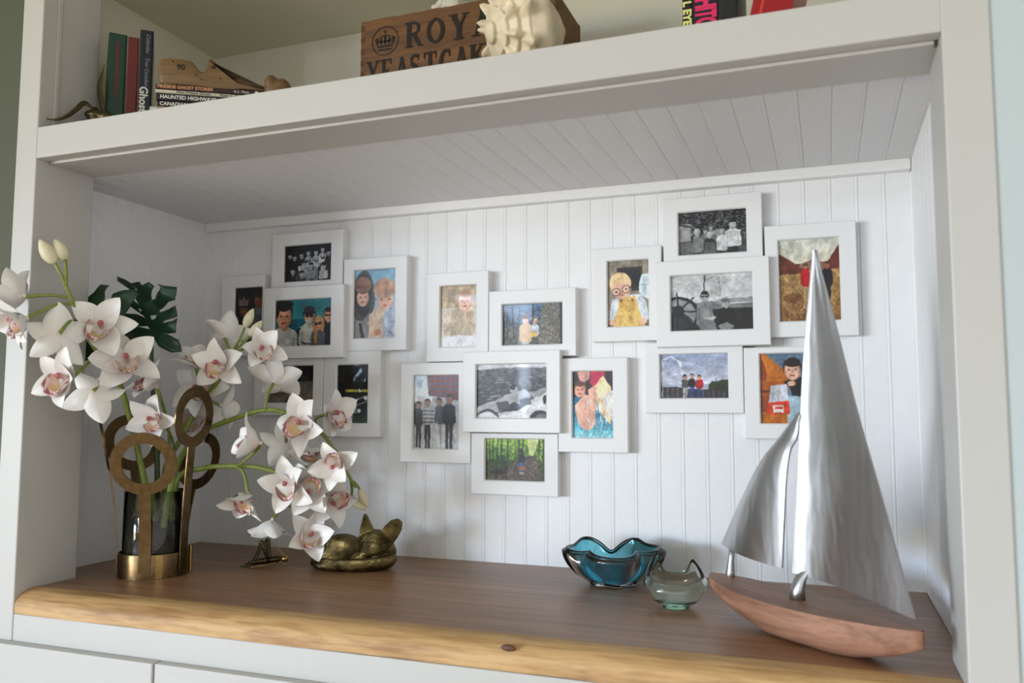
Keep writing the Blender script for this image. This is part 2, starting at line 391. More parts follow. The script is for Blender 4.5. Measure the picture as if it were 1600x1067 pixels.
# lower cabinet
lc = empty('lower_cabinet', (0.8, -0.3, ZF), label='white lower cabinet with flat drawer fronts under the oak counter', cat='cabinet')
def lbox(name, x0, x1, y0, y1, z0, z1, mat, bev=0.0015, parent=None):
    return box(name, x0 - 0.8, x1 - 0.8, y0 + 0.3, y1 + 0.3, z0 - ZF, z1 - ZF, mat, parent or lc, bev)
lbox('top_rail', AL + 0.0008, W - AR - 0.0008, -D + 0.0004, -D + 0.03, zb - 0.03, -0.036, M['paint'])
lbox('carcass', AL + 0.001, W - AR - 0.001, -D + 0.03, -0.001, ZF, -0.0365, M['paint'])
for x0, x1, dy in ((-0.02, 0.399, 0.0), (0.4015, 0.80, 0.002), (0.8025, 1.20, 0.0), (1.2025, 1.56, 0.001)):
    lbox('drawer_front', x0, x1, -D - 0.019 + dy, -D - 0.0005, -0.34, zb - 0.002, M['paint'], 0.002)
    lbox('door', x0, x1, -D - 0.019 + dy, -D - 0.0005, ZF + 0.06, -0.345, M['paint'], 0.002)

# ------------------------------------------------------------------ photographs: a small painter for flat prints
class Canvas:
    def __init__(s, w, h, k=2):
        s.W, s.H, s.k = w * k, h * k, k; s.a = np.zeros((s.H, s.W, 3)); s.rs = np.random.RandomState(3)
        s.Y, s.X = np.mgrid[0:s.H, 0:s.W]; s.X = (s.X + 0.5) / s.W; s.Y = (s.Y + 0.5) / s.H; s.ar = h / w
    def put(s, m, c): s.a[m] = np.array(c[:3], float)
    def grad(s, c0, c1, y0=0.0, y1=1.0, x0=0.0, x1=1.0):
        m = (s.Y >= y0) & (s.Y <= y1) & (s.X >= x0) & (s.X <= x1); t = ((s.Y - y0) / max(1e-6, y1 - y0))[..., None]
        g = np.array(c0, float) * (1 - t) + np.array(c1, float) * t; s.a[m] = g[m]
    def rect(s, x0, y0, x1, y1, c): s.put((s.X >= x0) & (s.X <= x1) & (s.Y >= y0) & (s.Y <= y1), c)
    def ell(s, x, y, rx, ry, c, rot=0):
        dx, dy = s.X - x, (s.Y - y) * s.ar; cs, sn = math.cos(rot), math.sin(rot)
        s.put(((dx * cs + dy * sn) / rx) ** 2 + ((-dx * sn + dy * cs) / (ry * s.ar)) ** 2 <= 1, c)
    def poly(s, pts, c):
        ins = np.zeros(s.X.shape, bool); n = len(pts)
        for i in range(n):
            (xa, ya), (xb, yb) = pts[i], pts[(i + 1) % n]
            if ya == yb: continue
            ins ^= ((ya > s.Y) != (yb > s.Y)) & (s.X < (xb - xa) * (s.Y - ya) / (yb - ya) + xa)
        s.put(ins, c)
    def line(s, x0, y0, x1, y1, w, c):
        dx, dy = x1 - x0, (y1 - y0) * s.ar; L = max(1e-9, dx * dx + dy * dy)
        t = np.clip(((s.X - x0) * dx + (s.Y - y0) * s.ar * dy) / L, 0, 1)
        s.put((s.X - x0 - t * dx) ** 2 + ((s.Y - y0) * s.ar - t * dy) ** 2 <= (w / 2) ** 2, c)
    def field(s, cells):
        """smooth value noise 0..1"""
        n = cells; g = s.rs.rand(n + 2, n + 2); fx, fy = s.X * n, s.Y * n; ix, iy = fx.astype(int), fy.astype(int); tx, ty = fx - ix, fy - iy
        tx = tx * tx * (3 - 2 * tx); ty = ty * ty * (3 - 2 * ty)
        return (g[iy, ix] * (1 - tx) + g[iy, ix + 1] * tx) * (1 - ty) + (g[iy + 1, ix] * (1 - tx) + g[iy + 1, ix + 1] * tx) * ty
    def speck(s, cells, amt, y0=0, y1=1, x0=0, x1=1, tint=(1, 1, 1)):
        m = (s.Y >= y0) & (s.Y <= y1) & (s.X >= x0) & (s.X <= x1); f = (s.field(cells) - 0.5)[..., None] * 2 * amt * np.array(tint)
        s.a[m] = np.clip(s.a + f, 0, 255)[m]
    def head(s, x, y, r, skin, hair, beard=None, glasses=False, cap=None):
        ry = r * 1.28 / s.ar
        if hair: s.ell(x, y - ry * 0.22, r * 1.12, ry * 1.0, hair)
        s.ell(x, y, r, ry, [c * 0.84 for c in skin]); s.ell(x - r * 0.10, y + ry * 0.02, r * 0.84, ry * 0.92, skin); s.ell(x - r * 0.2, y - ry * 0.3, r * 0.5, ry * 0.3, [min(255, c * 1.06) for c in skin])
        if hair: s.ell(x, y - ry * 0.82, r * 0.95, ry * 0.34, hair)
        dk = [c * 0.45 for c in skin]
        if cap: s.ell(x, y - ry * 0.7, r * 1.15, ry * 0.5, cap); s.ell(x, y - ry * 0.36, r * 1.3, ry * 0.12, [c * 0.7 for c in cap])
        if r > 0.02:
            for e in (-1, 1):
                if glasses: s.ell(x + e * r * 0.42, y - ry * 0.06, r * 0.36, ry * 0.19, (25, 22, 22))
                else: s.ell(x + e * r * 0.40, y - ry * 0.06, r * 0.2, ry * 0.10, [c * 0.78 for c in skin]); s.ell(x + e * r * 0.40, y - ry * 0.04, r * 0.11, ry * 0.05, (70, 54, 48))
            s.line(x, y, x + r * 0.06, y + ry * 0.26, r * 0.12, [c * 0.82 for c in skin])
            if beard: s.ell(x, y + ry * 0.62, r * 0.72, ry * 0.40, beard)
            s.ell(x, y + ry * 0.5, r * 0.34, ry * 0.08, (165, 85, 75) if not beard else (225, 205, 195))
    def person(s, x, y, r, skin, hair, shirt, legs=None, h=0.6, wide=1.0, feet=None, **kw):
        """standing figure: head centre (x, y), head half-width r, figure height h in picture heights"""
        sh = r * 1.75 * wide; ry = r * 1.28 / s.ar; b = y + ry * 0.95; hip = b + h * 0.42; ft = b + h * 0.95
        if legs:
            s.poly([(x - sh * 0.62, hip - 0.02), (x - sh * 0.02, hip), (x - sh * 0.12, ft), (x - sh * 0.55, ft)], legs)
            s.poly([(x + sh * 0.62, hip - 0.02), (x + sh * 0.02, hip), (x + sh * 0.12, ft), (x + sh * 0.55, ft)], [c * 0.88 for c in legs])
            if feet:
                for e in (-1, 1): s.ell(x + e * sh * 0.36, ft, sh * 0.28, 0.012 / s.ar * 0.8, feet)
        s.poly([(x - r * 0.4, b - ry * 0.2), (x + r * 0.4, b - ry * 0.2), (x + sh, b + 0.035 * h / 0.6), (x + sh * 1.12, hip - 0.04), (x + sh * 0.72, hip), (x - sh * 0.72, hip), (x - sh * 1.12, hip - 0.04), (x - sh, b + 0.035 * h / 0.6)], shirt)
        dk = [c * 0.75 for c in shirt]; s.line(x - sh * 0.72, b + 0.10 * h, x - sh * 0.66, hip, r * 0.14, dk); s.line(x + sh * 0.72, b + 0.10 * h, x + sh * 0.66, hip, r * 0.14, dk)
        s.ell(x, b - ry * 0.05, r * 0.42, ry * 0.3, [c * 0.85 for c in skin])
        s.head(x, y, r, skin, hair, **kw)
    def mono(s, lo=0, hi=255, tint=(1, 1, 1)):
        g = (s.a @ np.array([0.3, 0.59, 0.11])); g = lo + g * (hi - lo) / 255; s.a = g[..., None] * np.array(tint)
    def final(s):
        ix, iy = np.meshgrid(np.arange(s.W), np.arange(s.H))
        for cells, amp in ((12, 0.013), (34, 0.006)):
            dx = ((s.field(cells) - 0.5) * 2 * amp * s.W).astype(int); dy = ((s.field(cells) - 0.5) * 2 * amp * s.W).astype(int)
            s.a = s.a[np.clip(iy + dy, 0, s.H - 1), np.clip(ix + dx, 0, s.W - 1)]
        g = s.field(9) * 0.45 + s.field(26) * 0.3 + s.field(70) * 0.25; s.a = s.a * (0.74 + 0.52 * g)[..., None]
        a = s.a.reshape(s.H // s.k, s.k, s.W // s.k, s.k, 3).mean((1, 3))
        b = np.pad(a, ((1, 1), (1, 1), (0, 0)), 'edge'); a = 0.4 * a + 0.15 * (b[:-2, 1:-1] + b[2:, 1:-1] + b[1:-1, :-2] + b[1:-1, 2:])
        a = (a - 128) * 1.28 + 118
        return np.clip(a, 0, 255) / 255

SK = (214, 162, 132); SKL = (232, 188, 164); SKD = (176, 120, 94)
def p_party(c):     # black and white group in leis
    c.grad((12, 12, 14), (26, 26, 28)); c.speck(14, 12)
    for i, (x, y, sh) in enumerate(((0.10, 0.28, 40), (0.20, 0.34, 28), (0.50, 0.24, 225), (0.66, 0.24, 215), (0.80, 0.16, 228), (0.92, 0.26, 60), (0.35, 0.30, 55))):
        c.person(x, y, 0.042, (190, 190, 190), (25, 25, 25), (sh,) * 3, (sh * 0.8,) * 3, 0.72)
        if sh > 200: c.ell(x, y + 0.17, 0.045, 0.07, (40, 40, 40)); c.ell(x, y + 0.155, 0.032, 0.052, (210, 210, 210))
    for x, y, sh in ((0.17, 0.72, 50), (0.33, 0.62, 90), (0.42, 0.55, 190), (0.55, 0.60, 170), (0.82, 0.62, 205), (0.36, 0.8, 80)):
        c.person(x, y, 0.05, (200, 200, 200), (40, 40, 40), (sh,) * 3, None, 0.6)
    c.speck(30, 26, 0.5, 1.0); c.mono(0, 235)
def p_couple(c):    # dim couple, paper crown
    c.grad((26, 26, 30), (40, 38, 38)); c.person(0.30, 0.42, 0.13, SKD, (30, 22, 20), (62, 60, 66), None, 1.2)
    c.poly([(0.12, 0.33), (0.10, 0.16), (0.22, 0.24), (0.30, 0.13), (0.37, 0.24), (0.47, 0.18), (0.45, 0.33)], (190, 170, 168))
    c.person(0.82, 0.25, 0.15, SKD, (60, 42, 30), (150, 156, 166), None, 1.5)
    for i in range(18): c.rect(0.62, 0.50 + i * 0.03, 1.0, 0.512 + i * 0.03, (96, 100, 112))
    c.a *= 0.72
def p_four(c):      # four friends against teal water
    c.grad((58, 132, 140), (72, 150, 152), 0, 0.42); c.grad((36, 104, 122), (52, 128, 136), 0.42, 1); c.speck(24, 8, 0.42)
    c.person(0.60, 0.36, 0.095, SK, (60, 50, 44), (188, 192, 184), None, 1.5, cap=(74, 74, 80), glasses=True, beard=(200, 190, 180))
    c.poly([(0.30, 0.72), (0.46, 0.60), (0.40, 0.80), (0.44, 1), (0.30, 1)], (40, 40, 52)); c.ell(0.60, 0.92, 0.12, 0.06, (74, 84, 84)); c.ell(0.60, 0.905, 0.10, 0.04, (188, 192, 184))
    c.person(0.94, 0.36, 0.075, SK, (48, 34, 28), (52, 50, 56), None, 1.4, glasses=True)
    c.ell(0.77, 0.60, 0.10, 0.24, (196, 156, 104)); c.person(0.76, 0.54, 0.068, SK, (206, 170, 118), (112, 116, 124), None, 1.2, glasses=True)
    c.ell(0.72, 0.78, 0.03, 0.2, (186, 146, 96))
    c.person(0.15, 0.36, 0.14, SK, (52, 40, 32), (196, 198, 194), None, 2.2); c.ell(0.15, 0.10, 0.165, 0.10, (52, 40, 32)); c.ell(0.02, 0.22, 0.04, 0.16, (52, 40, 32))
def p_hood(c):      # hooded parent and baby in a knit hat
    c.grad((142, 186, 206), (196, 214, 220)); c.ell(0.22, 0.42, 0.27, 0.42, (92, 88, 86)); c.ell(0.20, 0.36, 0.22, 0.31, (60, 54, 54))
    c.head(0.20, 0.40, 0.155, SKL, None, beard=None); c.ell(0.20, 0.22, 0.20, 0.13, (150, 116, 98)); c.rect(0.02, 0.225, 0.37, 0.26, (132, 98, 82))
    c.poly([(0, 0.72), (0.18, 0.74), (0.42, 0.60), (0.50, 1), (0, 1)], (150, 150, 152)); c.poly([(0.10, 0.78), (0.16, 0.76), (0.26, 1), (0.16, 1)], (52, 54, 58))
    c.ell(0.74, 0.46, 0.19, 0.15, SKL); c.ell(0.72, 0.28, 0.26, 0.15, (196, 158, 134)); c.rect(0.50, 0.30, 0.98, 0.37, (184, 146, 122)); c.speck(60, 8, 0.14, 0.38, 0.45)
    for e in (0.66, 0.84): c.ell(e, 0.44, 0.025, 0.014, (70, 52, 46))
    c.ell(0.75, 0.53, 0.05, 0.015, (196, 120, 112)); c.poly([(0.34, 1), (0.36, 0.66), (0.56, 0.54), (0.70, 0.60), (0.96, 0.55), (1, 1)], (228, 204, 182))
    c.poly([(0.68, 1), (0.72, 0.62), (0.96, 0.50), (1, 0.52), (1, 1)], (196, 206, 222)); c.ell(0.56, 0.92, 0.10, 0.05, SK)
    for i in range(20): c.ell(0.80 + 0.18 * c.rs.rand(), 0.90 + 0.08 * c.rs.rand(), 0.01, 0.006, (110, 120, 150))
def p_bike(c):      # child in red on a track
    c.grad((34, 36, 30), (60, 58, 48), 0, 0.45); c.speck(16, 26, 0, 0.45); c.grad((112, 104, 92), (142, 134, 120), 0.42, 1)
    c.poly([(0, 0.0), (0.45, 0.0), (0.30, 0.50), (0, 0.62)], (116, 110, 96)); c.speck(40, 9, 0.3)
    c.line(0.36, 1, 0.55, 0.80, 0.016, (60, 60, 60)); c.line(0.64, 1, 0.57, 0.8, 0.016, (60, 60, 60))
    c.ell(0.55, 0.84, 0.05, 0.10, (46, 40, 40)); c.person(0.56, 0.44, 0.036, SK, (60, 40, 30), (170, 44, 44), (44, 40, 44), 0.42)
def p_garden(c):    # dark garden with a white table
    c.grad((12, 24, 26), (22, 40, 36)); c.speck(12, 20, 0, 0.5, tint=(0.6, 1, 0.8)); c.rect(0.25, 0.42, 1, 0.47, (196, 190, 96)); c.speck(20, 14, 0.4, 1)
    c.rect(0.08, 0.30, 0.24, 0.82, (20, 36, 62)); c.head(0.16, 0.26, 0.06, (70, 52, 44), (10, 10, 10)); c.grad((30, 60, 40), (70, 96, 60), 0.86, 1)
    for a in ((0.25, 0.55, 0.62, 0.60), (0.62, 0.60, 0.98, 0.52), (0.25, 0.55, 0.27, 0.78), (0.62, 0.60, 0.60, 0.82), (0.96, 0.53, 0.96, 0.76), (0.27, 0.78, 0.60, 0.82), (0.60, 0.70, 0.96, 0.62)): c.line(*a, 0.022, (176, 196, 190))
    for x, y in ((0.72, 0.44), (0.90, 0.57), (0.70, 0.79)): c.ell(x, y, 0.055, 0.035, (238, 250, 246))
    c.ell(0.76, 0.34, 0.08, 0.1, (26, 60, 74)); c.line(0.1, 0.8, 0.4, 0.92, 0.02, (70, 110, 150))
def p_babybed(c):   # baby in pale clothes sitting on a bed
    c.grad((178, 160, 132), (196, 176, 146), 0, 0.5); c.rect(0.18, 0.02, 0.44, 0.30, (186, 168, 138)); c.rect(0.20, 0.05, 0.42, 0.27, (170, 150, 120)); c.rect(0.50, 0.02, 1, 0.3, (190, 172, 142))
    c.grad((206, 196, 178), (220, 214, 206), 0.36, 1); c.poly([(0, 0.62), (0.06, 0.42), (0.32, 0.36), (0.4, 0.6), (0.1, 0.8)], (208, 196, 178))
    c.poly([(0.22, 0.72), (0.30, 0.40), (0.56, 0.36), (0.90, 0.44), (0.96, 0.74), (0.50, 0.86)], (196, 178, 152)); c.ell(0.30, 0.74, 0.20, 0.08, (190, 172, 146)); c.ell(0.78, 0.74, 0.20, 0.08, (204, 188, 164))
    c.head(0.66, 0.26, 0.19, SKL, (196, 150, 112)); c.ell(0.70, 0.43, 0.07, 0.04, SKL); c.poly([(0.68, 0.42), (0.84, 0.44), (0.88, 0.62), (0.78, 0.62)], (188, 168, 142))
    c.poly([(0.02, 0.86), (0.5, 0.80), (1, 0.84), (1, 1), (0, 1)], (232, 230, 232)); c.speck(18, 7)
def p_coat(c):      # parent in a mustard coat under a tree
    c.grad((92, 118, 148), (104, 112, 112), 0, 0.6); c.grad((112, 112, 98), (96, 92, 78), 0.6, 1); c.speck(34, 34, 0, 1, 0, 0.75)
    for x, w in ((0.06, 0.02), (0.16, 0.014), (0.28, 0.012), (0.5, 0.02)): c.line(x, 0, x + 0.02, 0.85, w, (62, 62, 58))
    c.poly([(0.60, 1), (0.66, 0), (0.93, 0), (0.95, 1)], (132, 126, 112)); c.speck(46, 34, 0, 1, 0.6, 1); c.rect(0.95, 0, 1, 1, (44, 50, 48)); c.rect(0, 0.0, 0.03, 1, (60, 66, 64))
    c.person(0.38, 0.38, 0.05, SKL, (120, 84, 60), (222, 184, 96), (180, 180, 176), 1.1, 1.1, cap=(120, 96, 80)); c.person(0.54, 0.44, 0.036, SKL, (210, 180, 150), (210, 218, 226), None, 0.6); c.poly([(0.44, 0.7), (0.56, 0.66), (0.58, 0.78), (0.44, 0.82)], (220, 182, 94))
def p_lying(c):     # black and white sunbathers on a boat
    c.grad((222, 222, 224), (198, 198, 200), 0, 0.10); c.grad((120, 120, 124), (66, 66, 70), 0.06, 0.75); c.poly([(0, 0), (1, 0), (1, 0.0), (0, 0.10)], (224, 224, 226))
    for i in range(240):
        x, y = c.rs.rand(), 0.10 + 0.62 * c.rs.rand() ** 1.2; c.line(x, y, x + 0.03 + 0.05 * y, y - 0.006, 0.006 + 0.008 * y, (44, 44, 48) if i % 2 else (158, 158, 162))
    c.poly([(0, 0.80), (0.25, 0.92), (0.6, 0.86), (0.95, 0.5), (1, 0.5), (1, 1), (0, 1)], (226, 226, 230)); c.poly([(0.02, 0.78), (0.30, 0.64), (0.52, 0.52), (0.60, 0.62), (0.34, 0.90), (0.02, 0.88)], (188, 188, 190))
    c.poly([(0.28, 0.70), (0.44, 0.68), (0.50, 0.82), (0.32, 0.88)], (92, 92, 96)); c.ell(0.53, 0.46, 0.05, 0.07, (180, 180, 182)); c.ell(0.53, 0.42, 0.05, 0.05, (30, 30, 32)); c.poly([(0.42, 0.60), (0.66, 0.45), (0.78, 0.56), (0.74, 0.72), (0.60, 0.74)], (178, 178, 180))
    c.poly([(0.60, 0.66), (0.74, 0.62), (0.78, 0.74), (0.64, 0.76)], (28, 28, 30)); c.line(0.56, 0.44, 0.68, 0.52, 0.03, (170, 170, 172)); c.ell(0.62, 0.45, 0.035, 0.05, (34, 34, 36)); c.poly([(0.76, 0.52), (0.98, 0.44), (1, 0.52), (0.80, 0.64)], (170, 170, 172))
    c.ell(0.16, 0.97, 0.16, 0.13, (40, 40, 42)); c.ell(0.15, 1.0, 0.15, 0.11, (226, 226, 228)); c.ell(0.90, 1.02, 0.15, 0.16, (36, 36, 38)); c.ell(0.93, 1.06, 0.12, 0.14, (120, 120, 124)); c.ell(0.97, 0.66, 0.03, 0.08, (40, 40, 42)); c.mono(4, 240, (1, 1, 1.01))
def p_street(c):    # group before a brick building, window reflection painted in as the greyed lower part
    c.grad((186, 206, 222), (220, 226, 230), 0, 0.35); c.poly([(0.28, 0), (1, 0), (1, 0.34), (0.32, 0.28)], (136, 72, 58))
    for i in range(6):
        for j in range(4): c.rect(0.33 + i * 0.115, 0.02 + j * 0.075, 0.33 + i * 0.115 + 0.07, 0.06 + j * 0.075, (92, 110, 130))
    c.grad((180, 182, 184), (206, 206, 206), 0.30, 1); c.rect(0, 0.30, 0.40, 0.36, (224, 224, 224)); c.rect(0.8, 0.24, 1, 0.34, (120, 70, 58)); c.speck(30, 14, 0.3, 0.6); c.rect(0, 0.38, 0.16, 0.6, (110, 116, 120))
    c.person(0.10, 0.41, 0.055, SKD, (30, 28, 28), (54, 54, 56), (40, 40, 42), 0.56); c.person(0.30, 0.38, 0.06, SKD, (26, 24, 24), (178, 174, 174), (58, 58, 60), 0.60)
    for i in range(4): c.rect(0.19, 0.48 + i * 0.05, 0.44, 0.50 + i * 0.05, (110, 104, 106))
    c.person(0.56, 0.36, 0.055, SKD, (40, 38, 38), (92, 96, 94), (176, 176, 172), 0.62); c.person(0.78, 0.33, 0.07, SKD, (34, 30, 30), (48, 48, 52), (60, 60, 62), 0.68, 1.1)
    c.poly([(0.36, 0.98), (0.52, 0.62), (0.60, 0.98)], (208, 208, 204)); c.a[:] = np.where((c.Y > 0.36)[..., None], c.a * 0.55 + c.a.mean(2, keepdims=True) * 0.45, c.a)
def p_pool(c):      # wet figures splashing in a pool
    c.grad((92, 70, 66), (60, 50, 60), 0, 0.4)
    for i in range(9): c.rect(0.1 * i + 0.05, 0, 0.1 * i + 0.085, 0.34, (44, 36, 40))
    c.grad((40, 110, 140), (126, 186, 200), 0.38, 1); c.speck(30, 26, 0.4); c.poly([(0.45, 0), (0.78, 0), (0.74, 0.20), (0.55, 0.30), (0.42, 0.16)], (206, 66, 104)); c.poly([(0.10, 0), (0.42, 0), (0.40, 0.12), (0.2, 0.2)], (222, 172, 160))
    c.poly([(0.04, 0.52), (0.30, 0.34), (0.54, 0.40), (0.56, 0.80), (0.34, 0.92), (0.14, 0.80)], (228, 180, 160)); c.head(0.18, 0.28, 0.14, (226, 168, 146), (120, 84, 62)); c.poly([(0.50, 0.26), (0.74, 0.06), (0.94, 0.24), (1, 0.50), (0.92, 0.80), (0.66, 0.62)], (236, 214, 176))
    c.poly([(0.70, 0.4), (1, 0.28), (1, 0.78), (0.84, 0.6)], (226, 220, 212)); c.poly([(0.38, 0.28), (0.56, 0.20), (0.60, 0.58), (0.46, 0.66)], (230, 184, 162))
    for i in range(46): x, y = 0.3 + 0.55 * c.rs.rand(), 0.3 + 0.6 * c.rs.rand(); c.line(x, y, x + 0.02 * c.rs.randn(), y + 0.07, 0.012, (244, 240, 236))
    c.grad((120, 190, 204), (170, 214, 220), 0.88, 1); c.speck(30, 24, 0.86, 1)
def p_forest(c):    # walker and black dog on a leafy path
    c.grad((150, 176, 70), (96, 132, 52), 0, 0.55); c.speck(26, 50, 0, 0.6, tint=(1, 1, 0.5)); c.poly([(0.70, 0), (0.90, 0), (0.80, 0.40), (0.74, 0.42)], (206, 214, 150))
    for x in (0.06, 0.12, 0.20, 0.27, 0.37, 0.56, 0.63, 0.90, 0.97): c.line(x, 0, x, 0.55 + 0.1 * c.rs.rand(), 0.018, (34, 40, 28))
    c.grad((70, 92, 44), (88, 84, 58), 0.52, 1); c.poly([(0.10, 1), (0.30, 0.70), (0.72, 0.40), (0.86, 0.42), (0.95, 1)], (104, 94, 86)); c.speck(70, 46, 0.5, 1)
    c.person(0.605, 0.32, 0.028, (60, 48, 42), (20, 18, 18), (24, 24, 26), (84, 124, 190), 0.46, 1.1, feet=(220, 220, 224)); c.rect(0.56, 0.66, 0.65, 0.76, SKD)
    c.ell(0.25, 0.80, 0.11, 0.07, (20, 20, 20)); c.ell(0.35, 0.72, 0.035, 0.06, (20, 20, 20)); c.ell(0.12, 0.82, 0.03, 0.03, (20, 20, 20))
    for x in (0.17, 0.20, 0.31, 0.35): c.line(x, 0.82, x - 0.01, 0.96, 0.016, (20, 20, 20))
def p_toddler(c):   # toddler in round glasses and mustard dungarees
    c.grad((150, 142, 128), (166, 156, 140)); c.speck(10, 28, 0, 0.5); c.rect(0.22, 0.10, 0.84, 0.46, (72, 66, 60)); c.rect(0.28, 0.14, 0.78, 0.40, (26, 26, 28)); c.rect(0.52, 0.14, 0.54, 0.40, (60, 58, 56))
    c.poly([(0.76, 0.34), (0.82, 0.22), (1, 0.20), (1, 0.60), (0.76, 0.54)], (216, 228, 232)); c.line(0.78, 0.37, 1, 0.38, 0.02, (160, 184, 196)); c.grad((140, 132, 122), (120, 112, 104), 0.86, 1)
    c.poly([(0.02, 0.90), (0.10, 0.60), (0.30, 0.52), (0.76, 0.52), (0.92, 0.62), (1, 0.90), (0.8, 0.92), (0.2, 0.94)], (214, 220, 226)); c.poly([(0.10, 1), (0.24, 0.74), (0.26, 0.56), (0.68, 0.54), (0.74, 0.74), (0.90, 1)], (222, 190, 118))
    c.rect(0.28, 0.60, 0.64, 0.78, (210, 176, 104)); c.ell(0.32, 0.60, 0.03, 0.022, (160, 84, 60)); c.ell(0.60, 0.60, 0.03, 0.022, (160, 84, 60))
    c.ell(0.30, 0.34, 0.27, 0.17, (226, 196, 150)); c.ell(0.33, 0.42, 0.23, 0.155, SKL); c.ell(0.28, 0.27, 0.22, 0.075, (228, 200, 154))
    for x, y in ((0.20, 0.47), (0.44, 0.43)): c.ell(x, y, 0.105, 0.062, (84, 70, 66)); c.ell(x, y, 0.090, 0.052, (222, 184, 164)); c.ell(x, y, 0.026, 0.014, (60, 52, 50))
    c.line(0.53, 0.42, 0.58, 0.38, 0.02, (54, 48, 46)); c.ell(0.34, 0.52, 0.05, 0.016, (206, 120, 110)); c.ell(0.10, 0.93, 0.08, 0.05, SKL); c.ell(0.84, 0.92, 0.10, 0.05, SKL)
def p_family(c):    # black and white family outdoors
    c.grad((74, 74, 74), (96, 96, 96)); c.speck(40, 74, 0, 0.7); c.rect(0, 0.26, 0.18, 0.68, (164, 164, 164)); c.line(0, 0.27, 0.18, 0.34, 0.03, (90, 90, 90)); c.rect(0, 0.68, 0.20, 1, (84, 84, 84))
    for i in range(8): c.rect(0.01 + i * 0.025, 0.70, 0.018 + i * 0.025, 1, (190, 190, 190))
    for x, y, r, sh in ((0.40, 0.46, 0.03, 140), (0.48, 0.40, 0.03, 150), (0.57, 0.48, 0.03, 190), (0.53, 0.50, 0.028, 120), (0.73, 0.54, 0.028, 90)): c.person(x, y, r, (196, 196, 196), (120, 120, 120), (sh,) * 3, None, 0.8)
    c.person(0.28, 0.48, 0.042, (196, 196, 196), (210, 210, 210), (150, 150, 150), (84, 84, 84), 0.9); c.person(0.46, 0.56, 0.038, (196, 196, 196), (214, 214, 214), (60, 60, 60), None, 0.8, 1.2); c.poly([(0.39, 0.72), (0.53, 0.72), (0.55, 1), (0.38, 1)], (118, 118, 118))
    c.person(0.64, 0.48, 0.04, (200, 200, 200), (90, 90, 90), (222, 222, 222), (50, 50, 50), 0.9); c.person(0.80, 0.34, 0.052, (190, 190, 190), (20, 20, 20), (226, 226, 226), (60, 60, 60), 1.0, 1.25); c.mono(4, 245)
def p_wheel(c):     # black and white pair at a ship's wheel
    c.grad((206, 206, 208), (226, 226, 228), 0, 0.55); c.speck(6, 16, 0, 0.5); c.grad((120, 120, 122), (150, 150, 152), 0.50, 0.62); c.poly([(0.55, 0.46), (0.70, 0.44), (1, 0.42), (1, 0.54), (0.55, 0.54)], (170, 170, 172)); c.grad((60, 60, 60), (38, 38, 38), 0.62, 1); c.speck(24, 20, 0.6, 1)
    c.line(0.40, 0.42, 0.425, 0.02, 0.012, (46, 46, 46)); c.line(0.425, 0.10, 0.52, 0.04, 0.005, (60, 60, 60)); c.line(0.60, 0.05, 0.605, 0.42, 0.005, (90, 90, 90)); c.line(0.62, 0.54, 0.98, 0.52, 0.012, (230, 230, 230))
    c.ell(0.08, 0.70, 0.27, 0.32, (26, 26, 26)); c.ell(0.08, 0.70, 0.23, 0.27, (164, 164, 166)); c.ell(0.06, 0.84, 0.2, 0.16, (60, 60, 62)); c.ell(0.09, 0.64, 0.075, 0.10, (16, 16, 16))
    for a in range(8): c.line(0.08, 0.66, 0.08 + 0.28 * math.cos(a * PI / 4), 0.66 + 0.36 * math.sin(a * PI / 4), 0.018, (30, 30, 30))
    c.person(0.42, 0.40, 0.05, (176, 176, 176), (34, 34, 34), (150, 150, 150), None, 1.0, 1.15, glasses=True); c.poly([(0.34, 0.86), (0.48, 0.76), (0.56, 0.9), (0.56, 1), (0.36, 1)], (130, 130, 130)); c.poly([(0.40, 0.78), (0.56, 0.76), (0.52, 0.84)], (190, 190, 190))
    c.person(0.67, 0.53, 0.046, (186, 186, 186), (120, 120, 120), (26, 26, 28), None, 0.9, 1.3, cap=(130, 130, 130)); c.poly([(0.58, 0.92), (0.68, 0.86), (0.78, 0.92), (0.74, 1), (0.6, 1)], (150, 150, 150)); c.poly([(0.84, 0.64), (1, 0.60), (1, 1), (0.88, 1)], (44, 44, 46)); c.mono(6, 238)
def p_canyon(c):    # two people in a red desert canyon
    c.grad((206, 208, 196), (214, 208, 190), 0, 0.30); c.poly([(0.30, 0.32), (0.55, 0.25), (0.80, 0.30), (0.8, 0.4), (0.3, 0.4)], (150, 118, 104)); c.poly([(0, 0.16), (0.12, 0.22), (0.40, 0.36), (0, 0.44)], (122, 72, 58)); c.poly([(1, 0.08), (0.88, 0.20), (0.74, 0.34), (1, 0.44)], (116, 68, 58))
    c.grad((176, 146, 102), (150, 116, 78), 0.38, 1); c.speck(50, 26, 0.38, 1); c.speck(9, 16, 0.5, 1); c.ell(0.22, 0.72, 0.16, 0.06, (132, 98, 60)); c.rect(0, 0.36, 0.5, 0.42, (110, 66, 54))
    c.person(0.44, 0.335, 0.040, SKD, (70, 60, 56), (176, 36, 48), (196, 166, 128), 0.50, feet=(224, 220, 214), cap=(110, 96, 90)); c.person(0.79, 0.33, 0.045, SKD, (90, 70, 60), (46, 44, 56), (38, 38, 48), 0.52, 1.1)
